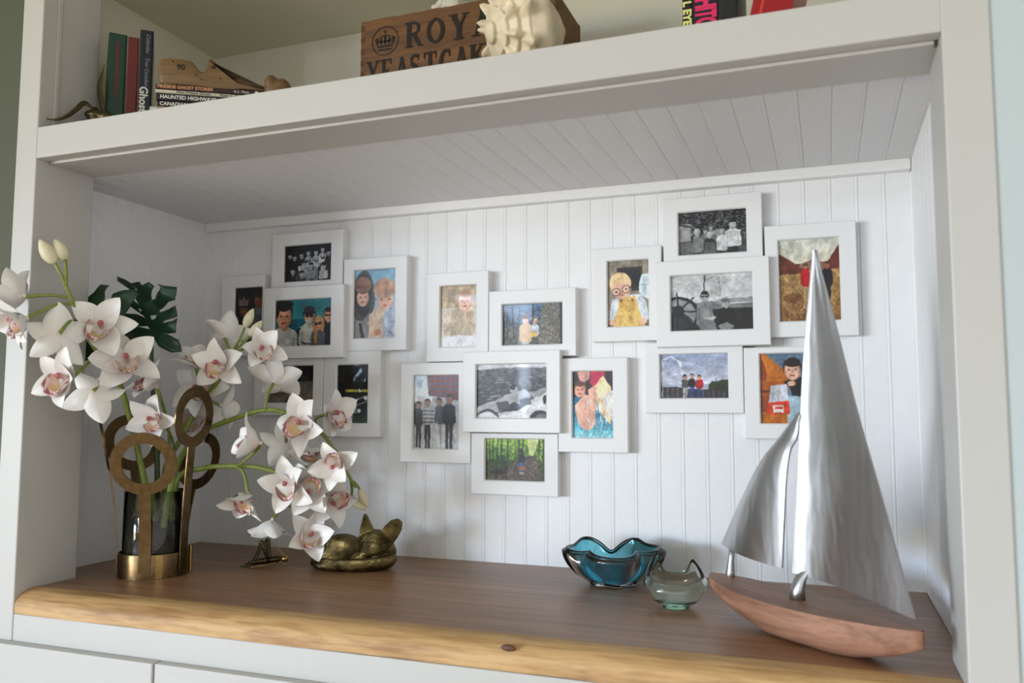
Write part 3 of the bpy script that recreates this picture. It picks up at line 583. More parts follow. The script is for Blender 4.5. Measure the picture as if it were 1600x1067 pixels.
def p_cliff(c):     # three people sitting on a wall by the sea
    c.grad((162, 172, 196), (206, 208, 218), 0, 0.72); c.speck(5, 10, 0, 0.6); c.grad((176, 186, 204), (190, 198, 210), 0.68, 0.80); c.poly([(0.70, 0.70), (0.76, 0.62), (1, 0.58), (1, 0.90), (0.72, 0.84)], (66, 74, 50)); c.speck(40, 10, 0.58, 0.9, 0.7, 1); c.line(0.82, 0.60, 0.82, 0.55, 0.01, (50, 44, 44))
    c.poly([(0, 0.72), (0.3, 0.76), (0.75, 0.82), (1, 0.86), (1, 1), (0, 1)], (76, 72, 72))
    for i in range(14): c.line(0.03 + i * 0.075, 0.74 + i * 0.009, 0.03 + i * 0.075, 1, 0.006, (160, 160, 164))
    for x, y, sh, lg in ((0.365, 0.52, (92, 96, 88), (196, 196, 190)), (0.47, 0.50, (40, 40, 48), (70, 98, 150)), (0.575, 0.53, (176, 46, 56), (70, 98, 150))): c.person(x, y, 0.026, SK, (50, 38, 30), sh, lg, 0.46, 1.1)
    c.poly([(0.02, 0.10), (0.16, 0.02), (0.30, 0.16), (0.34, 0.46), (0.32, 0.46), (0.27, 0.18), (0.16, 0.06), (0.04, 0.14), (0.04, 0.96), (0.02, 0.96)], (216, 220, 230))
def p_boy(c):       # boy with a bag of crisps on wooden steps
    c.grad((110, 132, 152), (124, 144, 160)); 
    for i in range(14): c.line(0.3, 0.02 + i * 0.07, 1, 0.03 + i * 0.07, 0.012, (90, 110, 132))
    c.poly([(0, 0), (0.10, 0), (0.60, 0.34), (0.52, 0.46), (0, 0.46)], (196, 124, 40)); c.rect(0, 0.40, 0.52, 0.62, (176, 104, 34)); c.rect(0, 0.52, 0.4, 0.56, (120, 66, 24)); c.poly([(0, 0.82), (0.6, 0.84), (0.7, 1), (0, 1)], (190, 118, 40)); c.rect(0, 0.60, 0.5, 0.84, (150, 84, 30)); c.poly([(0, 0), (0.14, 0.3), (0.1, 0.4), (0, 0.38)], (150, 84, 30))
    c.poly([(0.50, 1), (0.54, 0.62), (0.96, 0.58), (1, 1)], (164, 186, 196)); c.poly([(0.44, 0.42), (0.60, 0.34), (0.94, 0.34), (0.98, 0.62), (0.60, 0.60), (0.56, 0.48)], (30, 36, 46)); c.head(0.62, 0.24, 0.16, SKL, (62, 42, 32)); c.ell(0.62, 0.145, 0.165, 0.05, (62, 42, 32)); c.ell(0.60, 0.43, 0.08, 0.04, SKL)
    c.poly([(0.20, 0.46), (0.50, 0.44), (0.56, 0.84), (0.12, 0.86)], (206, 206, 214)); c.poly([(0.16, 0.70), (0.54, 0.68), (0.56, 0.86), (0.10, 0.87)], (214, 80, 50)); c.rect(0.24, 0.74, 0.44, 0.84, (240, 236, 230)); c.rect(0.28, 0.76, 0.42, 0.79, (220, 70, 50)); c.speck(24, 14, 0.44, 0.86, 0.15, 0.55)

def s2l(a): return np.where(a <= 0.04045, a / 12.92, ((a + 0.055) / 1.055) ** 2.4)
def print_mesh(w, h, fn):
    nx, ny = int(w / 0.00085), int(h / 0.00085); c = Canvas(nx, ny); fn(c); a = s2l(c.final())[::-1]
    xs, zs = np.linspace(0, w, nx), np.linspace(0, h, ny); X, Z = np.meshgrid(xs, zs)
    co = np.stack([X, np.zeros_like(X), Z], -1).reshape(-1, 3); idx = np.arange(nx * ny).reshape(ny, nx)
    q = np.stack([idx[:-1, :-1], idx[:-1, 1:], idx[1:, 1:], idx[1:, :-1]], -1).reshape(-1, 4)
    me = bpy.data.meshes.new('photo_print'); me.vertices.add(len(co)); me.vertices.foreach_set('co', co.astype(np.float32).ravel())
    me.loops.add(q.size); me.loops.foreach_set('vertex_index', q.ravel().astype(np.int32)); me.polygons.add(len(q))
    me.polygons.foreach_set('loop_start', np.arange(0, q.size, 4, dtype=np.int32)); me.update(calc_edges=True); me.validate()
    set_cols(me, np.concatenate([a, np.ones((ny, nx, 1))], -1)); me.materials.append(M['photo'])
    return me

def ring_mesh(w, h, l, r, b, t, th):
    """flat white moulding with a window; l, r, b, t are the window edges; bevelled outside and a sloping inner lip"""
    def loop(x0, x1, z0, z1, y): return [(x0, y, z0), (x1, y, z0), (x1, y, z1), (x0, y, z1)]
    e = 0.0012; k = 0.0022
    L = [loop(0, w, 0, h, 0), loop(0, w, 0, h, -th + e), loop(e, w - e, e, h - e, -th), loop(l - k, r + k, b - k, t + k, -th), loop(l, r, b, t, -th + 0.0026), loop(l, r, b, t, -th + 0.0075)]
    vs_ = [p for q in L for p in q]; fs = []
    for i in range(len(L) - 1):
        for j in range(4): fs.append((i * 4 + j, i * 4 + (j + 1) % 4, (i + 1) * 4 + (j + 1) % 4, (i + 1) * 4 + j))
    fs.append((0, 3, 2, 1))
    bm = bmesh.new(); vv = [bm.verts.new(v) for v in vs_]
    for f in fs: bm.faces.new([vv[i] for i in f])
    return from_bm('moulding', bm)

# outer x0,x1,y0,y1 and window x0,x1,y0,y1 in photograph pixels of each frame; layer 1 stands proud of its neighbours
G1, G2, G3 = 'white frames behind the orchids', 'white frames above the blue glass bowl', 'white frames around the sail tip'
FR = [
 (p_party, 425, 535.5, 362, 447, 443, 516, 382, 438.5, 0, G1, 'black-and-white photo of a dressed-up group wearing leis'),
 (p_couple, 345, 412, 431, 556, 365, 408, 449, 534, 0, G1, 'dim colour photo of a couple, one in a paper crown'),
 (p_four, 411, 536.5, 447, 559.5, 428, 515.5, 467.5, 540, 1, G1, 'colour photo of four smiling people against teal sea'),
 (p_hood, 536, 635.5, 402, 548, 552, 616, 421, 527.5, 0, G1, 'colour photo of hooded parent and baby in knit hat'),
 (p_bike, 397, 504, 559, 649, 415.5, 488, 571.5, 629, 0, G1, 'photo of a small red rider on a grey track'),
 (p_garden, 504.6, 594, 549, 682.6, 525, 573.5, 570, 661, 0, G1, 'dark garden photo with a glowing white table frame'),
 (p_babybed, 666.7, 763, 425, 564.5, 687, 743, 446, 541.5, 0, G2, 'photo of a baby in pale clothes sitting on a bed'),
 (p_coat, 763.8, 900, 452, 557, 784.4, 878, 474, 538, 0, G2, 'photo of a parent in a mustard coat holding a child'),
 (p_lying, 722.6, 875, 548, 676, 743.5, 853, 569, 653, 1, G2, 'black-and-white photo of sunbathers lying on a boat'),
 (p_street, 625.4, 735.4, 566.4, 723, 645, 715.3, 586.5, 701, 0, G2, 'photo of a group standing before a brick building'),
 (p_pool, 872.5, 981, 559, 707, 894, 957, 580, 684, 0, G2, 'bright photo of figures splashing in a pool'),
 (p_forest, 736, 872, 677, 774, 757.7, 850, 686, 751, 0, G2, 'photo of a walker and black dog on a forest path'),
 (p_toddler, 925.4, 1034, 386, 533, 949, 1013, 406.5, 509.5, 0, G3, 'photo of a toddler in round glasses and mustard dungarees'),
 (p_family, 1036, 1191, 305, 407, 1060, 1166, 328.5, 395.5, 0, G3, 'black-and-white photo of a large family outdoors'),
 (p_wheel, 1025, 1203, 404, 540.5, 1048, 1176, 428, 515, 1, G3, "black-and-white photo of two people beside a ship's wheel"),
 (p_canyon, 1196, 1340, 348.5, 525.6, 1217.5, 1312.4, 372.5, 500.5, 0, G3, 'photo of two people standing in a red canyon'),
 (p_cliff, 1008, 1161.5, 534, 645.5, 1031.4, 1137.5, 553, 621.7, 0, G3, 'photo of three people sitting on a wall by the sea'),
 (p_boy, 1163, 1294, 541.7, 686, 1188, 1270, 552, 661.6, 0, G3, 'photo of a boy with a bag of crisps on wooden steps'),
]
for fn, a0, a1, b0, b1, c0, c1, d0, d1, layer, grp, what in FR:
    yb_, th = (-0.0258, 0.017) if layer else (-0.0037, 0.022)
    yf = yb_ - th; ym, xm = (b0 + b1) / 2, (a0 + a1) / 2
    X0, X1 = at(a0, ym, Y=yf).x, at(a1, ym, Y=yf).x; Z1, Z0 = at(xm, b0, Y=yf).z, at(xm, b1, Y=yf).z
    wy, wx = (d0 + d1) / 2, (c0 + c1) / 2
    l, r = at(c0, wy, Y=yf).x - X0, at(c1, wy, Y=yf).x - X0; t, b = at(wx, d0, Y=yf).z - Z0, at(wx, d1, Y=yf).z - Z0
    f = empty('picture_frame', (X0, yb_, Z0), label='white frame holding a ' + what if not what.startswith('bright') and not what.startswith('dark') and not what.startswith('dim') else 'white frame with a ' + what, cat='picture frame', group=grp)
    w, h = X1 - X0, Z1 - Z0
    obj('moulding', ring_mesh(w, h, l, r, b, t, th), M['frame'], f)
    o = obj('photo_print', print_mesh(r - l - 0.0002, t - b - 0.0002, fn), None, f, (l + 0.0001, -th + 0.0068, b + 0.0001))
    obj('glass_pane', mesh('glass_pane', [(l, -th + 0.0048, b), (r, -th + 0.0048, b), (r, -th + 0.0048, t), (l, -th + 0.0048, t)], [(0, 1, 2, 3)]), M['pane'], f)

# ------------------------------------------------------------------ sailboat
BA = at(1116, 899, Z=0.05); BB = at(1446, 986, Z=0.05); bd = (BB - BA).normalized(); brz = math.atan2(bd.y, bd.x)
BP = at(1243, 934, Z=0.05)                                         # where the mast post meets the deck
boat = empty('sailboat_sculpture', (BP.x, BP.y, 0), (0, 0, brz), label='polished aluminium sailboat sculpture on a carved wooden hull', cat='sculpture')
sL, sR = (BA - BP).dot(bd), (BB - BP).dot(bd)
nu, nv = 49, 17; vs_ = []; 
for i in range(nu):
    u = i / (nu - 1); sx = sL + (sR - sL) * u
    b = 0.047 * math.sin(PI * min(1, max(0, u)) ** 0.85) ** 0.75 + 0.003
    dep = 0.012 + 0.038 * min(1, u / 0.42) ** 0.75 if u < 0.42 else 0.050 - 0.030 * max(0, (u - 0.68) / 0.32) ** 1.8
    zt = 0.050 + 0.004 * (1 - u) ** 3 - 0.003 * math.sin(PI * u)
    for j in range(nv):
        a = PI * j / (nv - 1); cx_ = math.cos(a); wob = 0.0018 * noise.noise(V((sx * 40, a * 2.2, 0.4)))
        y = -b * (abs(cx_) ** 0.75) * (1 if cx_ > 0 else -1); z = zt - dep * (math.sin(a) ** 0.62)
        vs_.append((sx, y * (1 + wob * 12 if 0 < j < nv - 1 else 1), max(0.0, z + (wob if 0 < j < nv - 1 else 0))))
fs = grid_faces(nu, nv); fs = [f[::-1] for f in fs] + [tuple(range(nv)), tuple((nu - 1) * nv + j for j in range(nv))[::-1]]
obj('hull', mesh('hull', vs_, fs, True), M['hull'], boat)
dk = []
for i in range(nu):
    for j in range(7):
        p0, p1 = vs_[i * nv], vs_[i * nv + nv - 1]; t = j / 6; dk.append((p0[0], p0[1] + (p1[1] - p0[1]) * t, p0[2] + 0.0002 + 0.0012 * math.sin(PI * t)))
obj('deck', mesh('deck', dk, grid_faces(nu, 7), True), M['deck'], boat)
def lerp_path(path, z):
    for (s0, z0), (s1, z1) in zip(path[:-1], path[1:]):
        if (z0 - z) * (z1 - z) <= 0 and z0 != z1: return s0 + (s1 - s0) * (z - z0) / (z1 - z0)
    return path[-1][0]
def sail(name, left, right, bulge, thick, rows=46, cols=22):
    """left and right edges as (s, z) paths given from the head down, same parameter"""
    L_ = catmull([(a, 0, b) for a, b in left], 24); R_ = catmull([(a, 0, b) for a, b in right], 24)
    def res(P, n):
        d = [0]
        for a, b in zip(P[:-1], P[1:]): d.append(d[-1] + (b - a).length)
        out = []
        for k in range(n):
            t = d[-1] * k / (n - 1); i = max(j for j in range(len(d)) if d[j] <= t + 1e-9); i = min(i, len(P) - 2)
            out.append(P[i].lerp(P[i + 1], (t - d[i]) / max(1e-9, d[i + 1] - d[i])))
        return out
    A, B = res(L_, rows), res(R_, rows); front, back = [], []
    for i in range(rows):
        v = i / (rows - 1)
        for j in range(cols):
            t = j / (cols - 1); p = A[i].lerp(B[i], t); wd_ = (B[i] - A[i]).length
            off = bulge(t, v) ; ed = thick * (0.45 + 0.55 * min(1, 4 * t * (1 - t) * 1.6)) / 2
            front.append(V((p.x, off - ed, p.z))); back.append(V((p.x, off + ed, p.z)))
    n = rows * cols; f1 = grid_faces(rows, cols); f2 = [tuple(n + k for k in f[::-1]) for f in f1]; rim = []
    per = [i * cols for i in range(rows)] + [(rows - 1) * cols + j for j in range(1, cols)] + [i * cols + cols - 1 for i in range(rows - 2, -1, -1)] + [j for j in range(cols - 2, 0, -1)]
    for a, b in zip(per, per[1:] + per[:1]): rim.append((a, b, n + b, n + a))
    bm = bmesh.new(); vv = [bm.verts.new(p) for p in front + back]
    for f in f1 + f2 + rim: bm.faces.new([vv[k] for k in f])
    bmesh.ops.remove_doubles(bm, verts=bm.verts, dist=1e-5)
    return obj(name, smooth_angle(from_bm(name, bm), 55), M['alu'], boat)
sail('main_sail', [(0.0475, 0.512), (0.030, 0.40), (0.018, 0.296), (0.0135, 0.244), (0.009, 0.197), (0.003, 0.14), (-0.004, 0.082)], [(0.0505, 0.512), (0.083, 0.405), (0.112, 0.300), (0.150, 0.180), (0.185, 0.063)],
     lambda t, v: 0.014 * math.sin(PI * t ** 0.62) * (0.25 + 0.75 * v) - 0.004 * t * v, 0.007)
sail('jib_sail', [(0.0155, 0.298), (-0.030, 0.258), (-0.066, 0.227), (-0.112, 0.170), (-0.1635, 0.0975)], [(0.0195, 0.292), (0.010, 0.262), (-0.003, 0.243), (-0.011, 0.205), (-0.017, 0.145), (-0.0225, 0.085)],
     lambda t, v: -0.012 * math.sin(PI * t) * v + 0.016 * (1 - t) * v, 0.006)
post_rings = [[V((sc_ + ra * math.cos(2 * PI * k / 20), yc_ + rb_ * math.sin(2 * PI * k / 20), z_)) for k in range(20)] for sc_, yc_, z_, ra, rb_ in ((0.003, 0, 0.046, 0.0108, 0.0105), (0.0035, 0.001, 0.062, 0.0096, 0.0092), (0.0045, 0.0035, 0.074, 0.0096, 0.0065), (0.0070, 0.0080, 0.084, 0.0100, 0.0040), (0.0090, 0.0105, 0.092, 0.0100, 0.0022), (0.010, 0.0115, 0.100, 0.0090, 0.0010))]
vs_ = [p for r in post_rings for p in r]; obj('mast_post', mesh('mast_post', vs_, grid_faces(6, 20, 0, True) + [tuple(range(20))[::-1], tuple(100 + k for k in range(20))], True), M['alu'], boat)
v, f = tube_vf([(-0.1375, 0.008, 0.046), (-0.1375, 0.009, 0.06), (-0.1365, 0.010, 0.078), (-0.1345, 0.0115, 0.098)], [0.0078, 0.0064, 0.0046, 0.005], 14); obj('jib_post', mesh('jib_post', v, f, True), M['alu'], boat)

# ------------------------------------------------------------------ glass bowls
def solid_from_rings(name, rings, mat, parent, smooth=True):
    n = len(rings[0]); vs_ = [p for r in rings for p in r]; fs = grid_faces(len(rings), n, 0, True)
    fs += [tuple(range(n)), tuple((len(rings) - 1) * n + k for k in range(n))[::-1]]
    bm = bmesh.new(); vv = [bm.verts.new(p) for p in vs_]
    for f in fs: bm.faces.new([vv[k] for k in f])
    return obj(name, from_bm(name, bm, smooth), mat, parent)
NB = 96
bbc = at(957, 912, Z=0)
blue = empty('blue_glass_bowl', (bbc.x, bbc.y, 0), (0, 0, math.radians(16)), label='teal blue art glass bowl with folded wavy rim and clear outer casing', cat='bowl')
def blue_ring(h, off):
    """h 0 foot .. 1 rim; off is wall offset outwards; lobes left and right, humps behind, pinched folds between"""
    out = []
    def bump(th, deg, w): d = (th - math.radians(deg) + PI) % (2 * PI) - PI; return math.exp(-(d / math.radians(w)) ** 2)
    for k in range(NB):
        th = 2 * PI * k / NB
        R = 0.033 + 0.037 * math.sin(h * PI / 2) ** 0.9
        R *= 1 + h ** 1.3 * (0.20 * bump(th, 180, 26) + 0.22 * bump(th, 4, 26) - 0.26 * bump(th, 90, 17) - 0.20 * bump(th, 218, 14) - 0.20 * bump(th, 322, 14) + 0.10 * bump(th, 270, 30) + 0.06 * bump(th, 125, 20) + 0.06 * bump(th, 55, 20)) + (0.11 - 0.06 * h) * math.cos(5 * th + 0.8)
        top = 0.052 + 0.014 * bump(th, 128, 24) + 0.013 * bump(th, 52, 24) - 0.010 * bump(th, 90, 15) + 0.006 * bump(th, 180, 22) + 0.007 * bump(th, 4, 22) - 0.002 * bump(th, 270, 30) + 0.005 * (bump(th, 228, 12) + bump(th, 312, 12))
        z = 0.005 + (top - 0.005) * h ** 1.1
        r = R + off; out.append(V((r * math.cos(th), r * math.sin(th) * 0.95, z)))
    return out
hs = [k / 14 for k in range(15)]
def shrink(r, s_, z): return [V((p.x * s_, p.y * s_, z)) for p in r]
core = [shrink(blue_ring(0, 0), 0.3, 0.0095)] + [[p + V((0, 0, 0.0035)) for p in blue_ring(h, 0.0)] for h in hs]
core += [[p + V((0, 0, 0.0062)) for p in blue_ring(1.0, -0.0022)]] + [[p + V((0, 0, 0.0065)) for p in blue_ring(h, -0.0050)] for h in hs[::-1]] + [shrink(blue_ring(0, -0.004), 0.3, 0.0125)]
core_o = solid_from_rings('blue_core', core, M['bluecore'], blue)
cas = [shrink(blue_ring(0, 0.004), 0.3, 0.0)] + [shrink(blue_ring(0, 0.0045), 1.0, 0.0008)] + [blue_ring(h, 0.0062 + 0.0035 * math.sin(PI * h)) for h in hs]
cas += [[p + V((0, 0, 0.0025)) for p in blue_ring(1.0, 0.0025)]] + [[p + V((0, 0, 0.0027)) for p in blue_ring(h, 0.0007)] for h in hs[::-1]] + [shrink(blue_ring(0, 0.0007), 0.3, 0.0085)]
solid_from_rings('clear_casing', cas, M['casing'], blue)

gbc = at(1056, 949, Z=0)
green = empty('green_glass_bowl', (gbc.x, gbc.y, 0), (0, 0, math.radians(6)), label='small pale green glass bowl with two upswept points', cat='bowl')
def gr_ring(h, off):
    out = []
    for k in range(NB):
        th = 2 * PI * k / NB; c1 = math.cos(th); s1 = math.sin(th)
        R = 0.021 + 0.030 * math.sin(min(1.0, h * 1.12) * PI / 2) ** 0.8 - 0.007 * max(0, h - 0.72) / 0.28
        pk = max(0.0, math.cos(th - 2.75)) ** 9 * 0.034 + max(0.0, math.cos(th - 0.62)) ** 9 * 0.022 - 0.006 * max(0, -s1) + 0.004 * abs(c1)
        z = 0.004 + (0.044 + pk - 0.004) * h ** 1.1
        inward = 1 - 0.30 * max(0.0, math.cos(th - 2.75)) ** 9 * h ** 3 - 0.25 * max(0.0, math.cos(th - 0.62)) ** 9 * h ** 3
        r = (R + off) * inward; out.append(V((r * c1 * 1.0, r * s1 * 0.88, z)))
    return out
gr = [shrink(gr_ring(0, 0), 0.3, 0.0), shrink(gr_ring(0, 0), 0.96, 0.0006)] + [gr_ring(h, 0) for h in hs] + [[p + V((0, 0, 0.002)) for p in gr_ring(1, -0.0028)]]
gr += [[V((p.x, p.y, max(p.z, 0.0135))) for p in gr_ring(h, -0.0056)] for h in hs[::-1][:-2]] + [shrink(gr_ring(0, -0.005), 0.8, 0.0125), shrink(gr_ring(0, -0.005), 0.3, 0.0115)]
solid_from_rings('bowl_body', gr, M['greenglass'], green)

# ------------------------------------------------------------------ vase
VC = at(239, 906, Z=0); vd = V((VC.x - CAM.x, VC.y - CAM.y, 0)).normalized(); VR = 0.060; VC = V((VC.x, VC.y, 0)) + vd * VR
vase = empty('brass_ring_vase', VC, label='glass cylinder vase in aged brass band with five ringed straps', cat='vase')
tow = math.atan2(-vd.y, -vd.x)                                   # azimuth from the vase to where the viewer stands
def circ(r, z, n=48): return [V((r * math.cos(2 * PI * k / n), r * math.sin(2 * PI * k / n), z)) for k in range(n)]
solid_from_rings('brass_band', [circ(VR - 0.0022, 0.0), circ(VR, 0.0), circ(VR, 0.041), circ(VR - 0.0005, 0.0425), circ(VR - 0.0022, 0.0425), circ(VR - 0.0022, 0.003), circ(0.02, 0.003)], M['brass'], vase)
ga = smooth_angle(vase.children[-1].data, 40)
solid_from_rings('glass_cylinder', [circ(0.02, 0.0035), circ(0.0535, 0.0035), circ(0.0545, 0.006), circ(0.0545, 0.150), circ(0.0535, 0.1512), circ(0.0525, 0.150), circ(0.0525, 0.007), circ(0.02, 0.007)], M['glass'], vase)
smooth_angle(vase.children[-1].data, 40)
rs = np.random.RandomState(5)
bm = bmesh.new(); rings = []
for i in range(14):
    z = 0.008 + 0.080 * i / 13; ring = []
    for k in range(36):
        a = 2 * PI * k / 36; r = 0.0505 + 0.0015 * noise.noise(V((math.cos(a) * 4, math.sin(a) * 4, z * 60))) - (0.02 if i == 13 else 0)
        ring.append(bm.verts.new((r * math.cos(a), r * math.sin(a), z + (0.012 * noise.noise(V((math.cos(a) * 2, math.sin(a) * 2, 3.3))) if i > 9 else 0))))
    rings.append(ring)
for i in range(13):
    for k in range(36): bm.faces.new((rings[i][k], rings[i][(k + 1) % 36], rings[i + 1][(k + 1) % 36], rings[i + 1][k]))
bm.faces.new(rings[0][::-1]); bm.faces.new(rings[-1])
obj('moss_filling', from_bm('moss_filling', bm, True), M['moss'], vase)
# curling moss threads standing out of the filling
vs_, fs = [], []
for i in range(60):
    a, r = rs.rand() * 2 * PI, 0.02 + 0.028 * rs.rand(); p = V((r * math.cos(a), r * math.sin(a), 0.09 + 0.01 * rs.rand())); pts = [p]
    for k in range(4): pts.append(pts[-1] + V((rs.randn() * 0.006, rs.randn() * 0.006, 0.006 * rs.rand() + 0.004)))
    for k, q in enumerate(pts):
        rr = math.hypot(q.x, q.y)
        if rr > 0.05: pts[k] = V((q.x * 0.05 / rr, q.y * 0.05 / rr, q.z))
    v, f = tube_vf(pts, 0.0006, 4); o_ = len(vs_); vs_ += v; fs += [tuple(o_ + k for k in q) for q in f]
o = obj('moss_threads', mesh('moss_threads', vs_, fs, True), plain('dry_moss_threads', srgb(92, 88, 62), 0.9), vase); tag(o, kind='stuff')
def strap(phi, zc, lean, mat, ro=0.056, ri=0.0365, w=0.0205):
    """flat strap up the band, leaning outwards, ending in a ring centred at height zc"""
    a = tow + phi; rad = V((math.cos(a), math.sin(a), 0)); tan = V((-math.sin(a), math.cos(a), 0)); th = 0.0016
    def path(z): return rad * (VR + 0.0012 + lean * max(0, z - 0.05) ** 1.5) + V((0, 0, z))
    bm = bmesh.new(); zs = [0.012 + (zc - ro * 0.80 - 0.012) * k / 12 for k in range(13)]; prev = None
    for z in zs:
        p = path(z); q = [bm.verts.new(p + tan * (w / 2) * sx + rad * (th if fr else -0.0008)) for sx, fr in ((-1, 0), (1, 0), (1, 1), (-1, 1))]
        if prev:
            for j in range(4): bm.faces.new((prev[j], prev[(j + 1) % 4], q[(j + 1) % 4], q[j]))
        else: bm.faces.new(q[::-1])
        prev = q
    bm.faces.new(prev)
    z1 = zs[-1]; up = (path(z1) - path(z1 - 0.004)).normalized(); c = path(z1) + up * ro * 0.80; nrm = tan.cross(up).normalized()
    N_ = 56; L4 = []
    for r, d in ((ro, -0.0009), (ro, 0.0016), (ri, 0.0016), (ri, -0.0009)):
        L4.append([bm.verts.new(c + tan * (r * math.cos(2 * PI * k / N_)) + up * (r * math.sin(2 * PI * k / N_)) + nrm * d) for k in range(N_)])
    for i in range(4):
        for k in range(N_): bm.faces.new((L4[i][k], L4[i][(k + 1) % N_], L4[(i + 1) % 4][(k + 1) % N_], L4[(i + 1) % 4][k]))
    return obj('ringed_strap', smooth_angle(from_bm('ringed_strap', bm), 35), mat, vase)
D2 = math.radians
strap(D2(-14), 0.206, 0.50, M['brass']); strap(D2(53), 0.286, 0.12, M['brass']); strap(D2(126), 0.202, 0.55, M['brass']); strap(D2(205), 0.238, 0.55, M['brass']); strap(D2(-88), 0.245, 0.35, M['brass'])
a = tow + D2(84); p = V((math.cos(a), math.sin(a), 0)) * (VR + 0.003)
v, f = tube_vf([p + V((0, 0, 0.002)), p + V((0, 0, 0.048))], 0.0034, 12); obj('hinge', smooth_angle(mesh('hinge', v, f), 40), M['brassb'], vase)
a = tow + D2(8); q = []
rib = solid_from_rings('seam_plate', [[V((math.cos(tow + D2(x)), math.sin(tow + D2(x)), 0)) * (VR + e) + V((0, 0, z)) for x, e in ((3, 0.0002), (3, 0.001), (14, 0.001), (14, 0.0002))] for z in (0.001, 0.0415)], M['brassb'], vase, False)

# ------------------------------------------------------------------ orchids and leaves
def petal_mesh(L=0.046, w=0.027, cup=0.25, curl=0.10, twist=0.0, blush=0.16, seed=0):
    nu, nv = 13, 9; vs_, cols = [], []
    for i in range(nu):
        u = i / (nu - 1); ww = w / 2 * (math.sin(PI * (0.06 + 0.94 * u) ** 0.80) ** 0.72 if u < 1 else 0.02) * (1 if u < 0.97 else 0.35) + 0.0012 * (1 - u)
        for j in range(nv):
            t = -1 + 2 * j / (nv - 1)
            z = cup * L * (u ** 1.6) - cup * 1.1 * L * max(0, u - 0.55) ** 1.5 + (t * t) * ww * 0.38 - curl * L * max(0, u - 0.7) + 0.0012 * noise.noise(V((u * 3 + seed, t * 2, seed)))
            x = t * ww; y = u * L
            c, s_ = math.cos(twist * u), math.sin(twist * u); x, z = x * c - z * s_ * 0.3, z + x * s_
            vs_.append((x, y, z))
            bl = blush * max(0, 1 - u * 2.6) + 0.05 * max(0, 1 - abs(t) * 5) * (1 - u)
            base = np.array((0.90, 0.87, 0.82)); pk = np.array((0.80, 0.46, 0.47)); cc = base * (1 - bl) + pk * bl; cols.append((*cc, 1))
    me = mesh('petal', vs_, grid_faces(nu, nv), True); set_cols(me, cols); me.materials.append(M['petal'])
    return me
PETALS = [petal_mesh(seed=k, L=0.051, w=0.031 + 0.003 * (k % 3), cup=0.16 + 0.12 * (k % 3), twist=(-0.3, 0.0, 0.35, 0.15, -0.2)[k], curl=0.1 + 0.2 * (k % 2)) for k in range(5)]
def lip_mesh(seed=0):
    nu, nv = 13, 17; vs_, cols = [], []; r_ = np.random.RandomState(seed)
    for i in range(nu):
        u = i / (nu - 1)
        for j in range(nv):
            t = -1 + 2 * j / (nv - 1); ang = t * 1.9 * (1 - 0.35 * max(0, u - 0.55)); rad = 0.0068 + 0.0042 * math.sin(PI * min(1, u * 0.9)) + 0.003 * max(0, u - 0.7)
            fl = max(0, u - 0.65); x = rad * math.sin(ang); y = -rad * math.cos(ang) - fl * 0.020 - 0.001; z = 0.004 + u * 0.019 - fl * 0.012 * (1 - abs(t)) + 0.0016 * fl * math.sin(t * 11) * 3
            vs_.append((x, y, z))
            cream = np.array((0.84, 0.72, 0.58)); pink = np.array((0.80, 0.28, 0.32)); yel = np.array((0.80, 0.58, 0.20)); mar = np.array((0.28, 0.008, 0.04)); wht = np.array((0.85, 0.74, 0.72))
            c = cream * (1 - 0.14) + pink * 0.14
            if abs(t) < 0.42 and u < 0.75: c = yel * 0.7 + cream * 0.3
            m = max(abs(t) ** 2.2 if u > 0.45 else 0, (u - 0.60) / 0.40)
            if m > 0.24: c = (mar if r_.rand() < 0.36 + 0.75 * (m - 0.24) else wht) * 0.85 + c * 0.15
            elif u > 0.25: c = c * 0.7 + pink * 0.3
            if m > 0.93: c = wht
            cols.append((*c, 1))
    me = mesh('lip', vs_, grid_faces(nu, nv), True); set_cols(me, cols); me.materials.append(M['lip'])
    return me
LIPS = [lip_mesh(k) for k in range(3)]
def column_mesh():
    pts = [(0, 0.0, -0.004), (0, 0.001, 0.004), (0, 0.0035, 0.012), (0, 0.0045, 0.018), (0, 0.0030, 0.0215)]; v, f = tube_vf(catmull(pts, 3), lambda t: 0.0030 + 0.0014 * t - 0.004 * max(0, t - 0.8), 10); me = mesh('flower', v, f, True)
    cols = []
    for p in v:
        t = max(0, min(1, (p[2] - 0.002) / 0.018)); c = np.array((0.82, 0.72, 0.58)) * (1 - t) + np.array((0.44, 0.12, 0.12)) * t ** 1.5; cols.append((*c, 1))
    set_cols(me, cols); me.materials.append(M['lip'])
    return me
COLUMN = column_mesh()
fcount = [0]
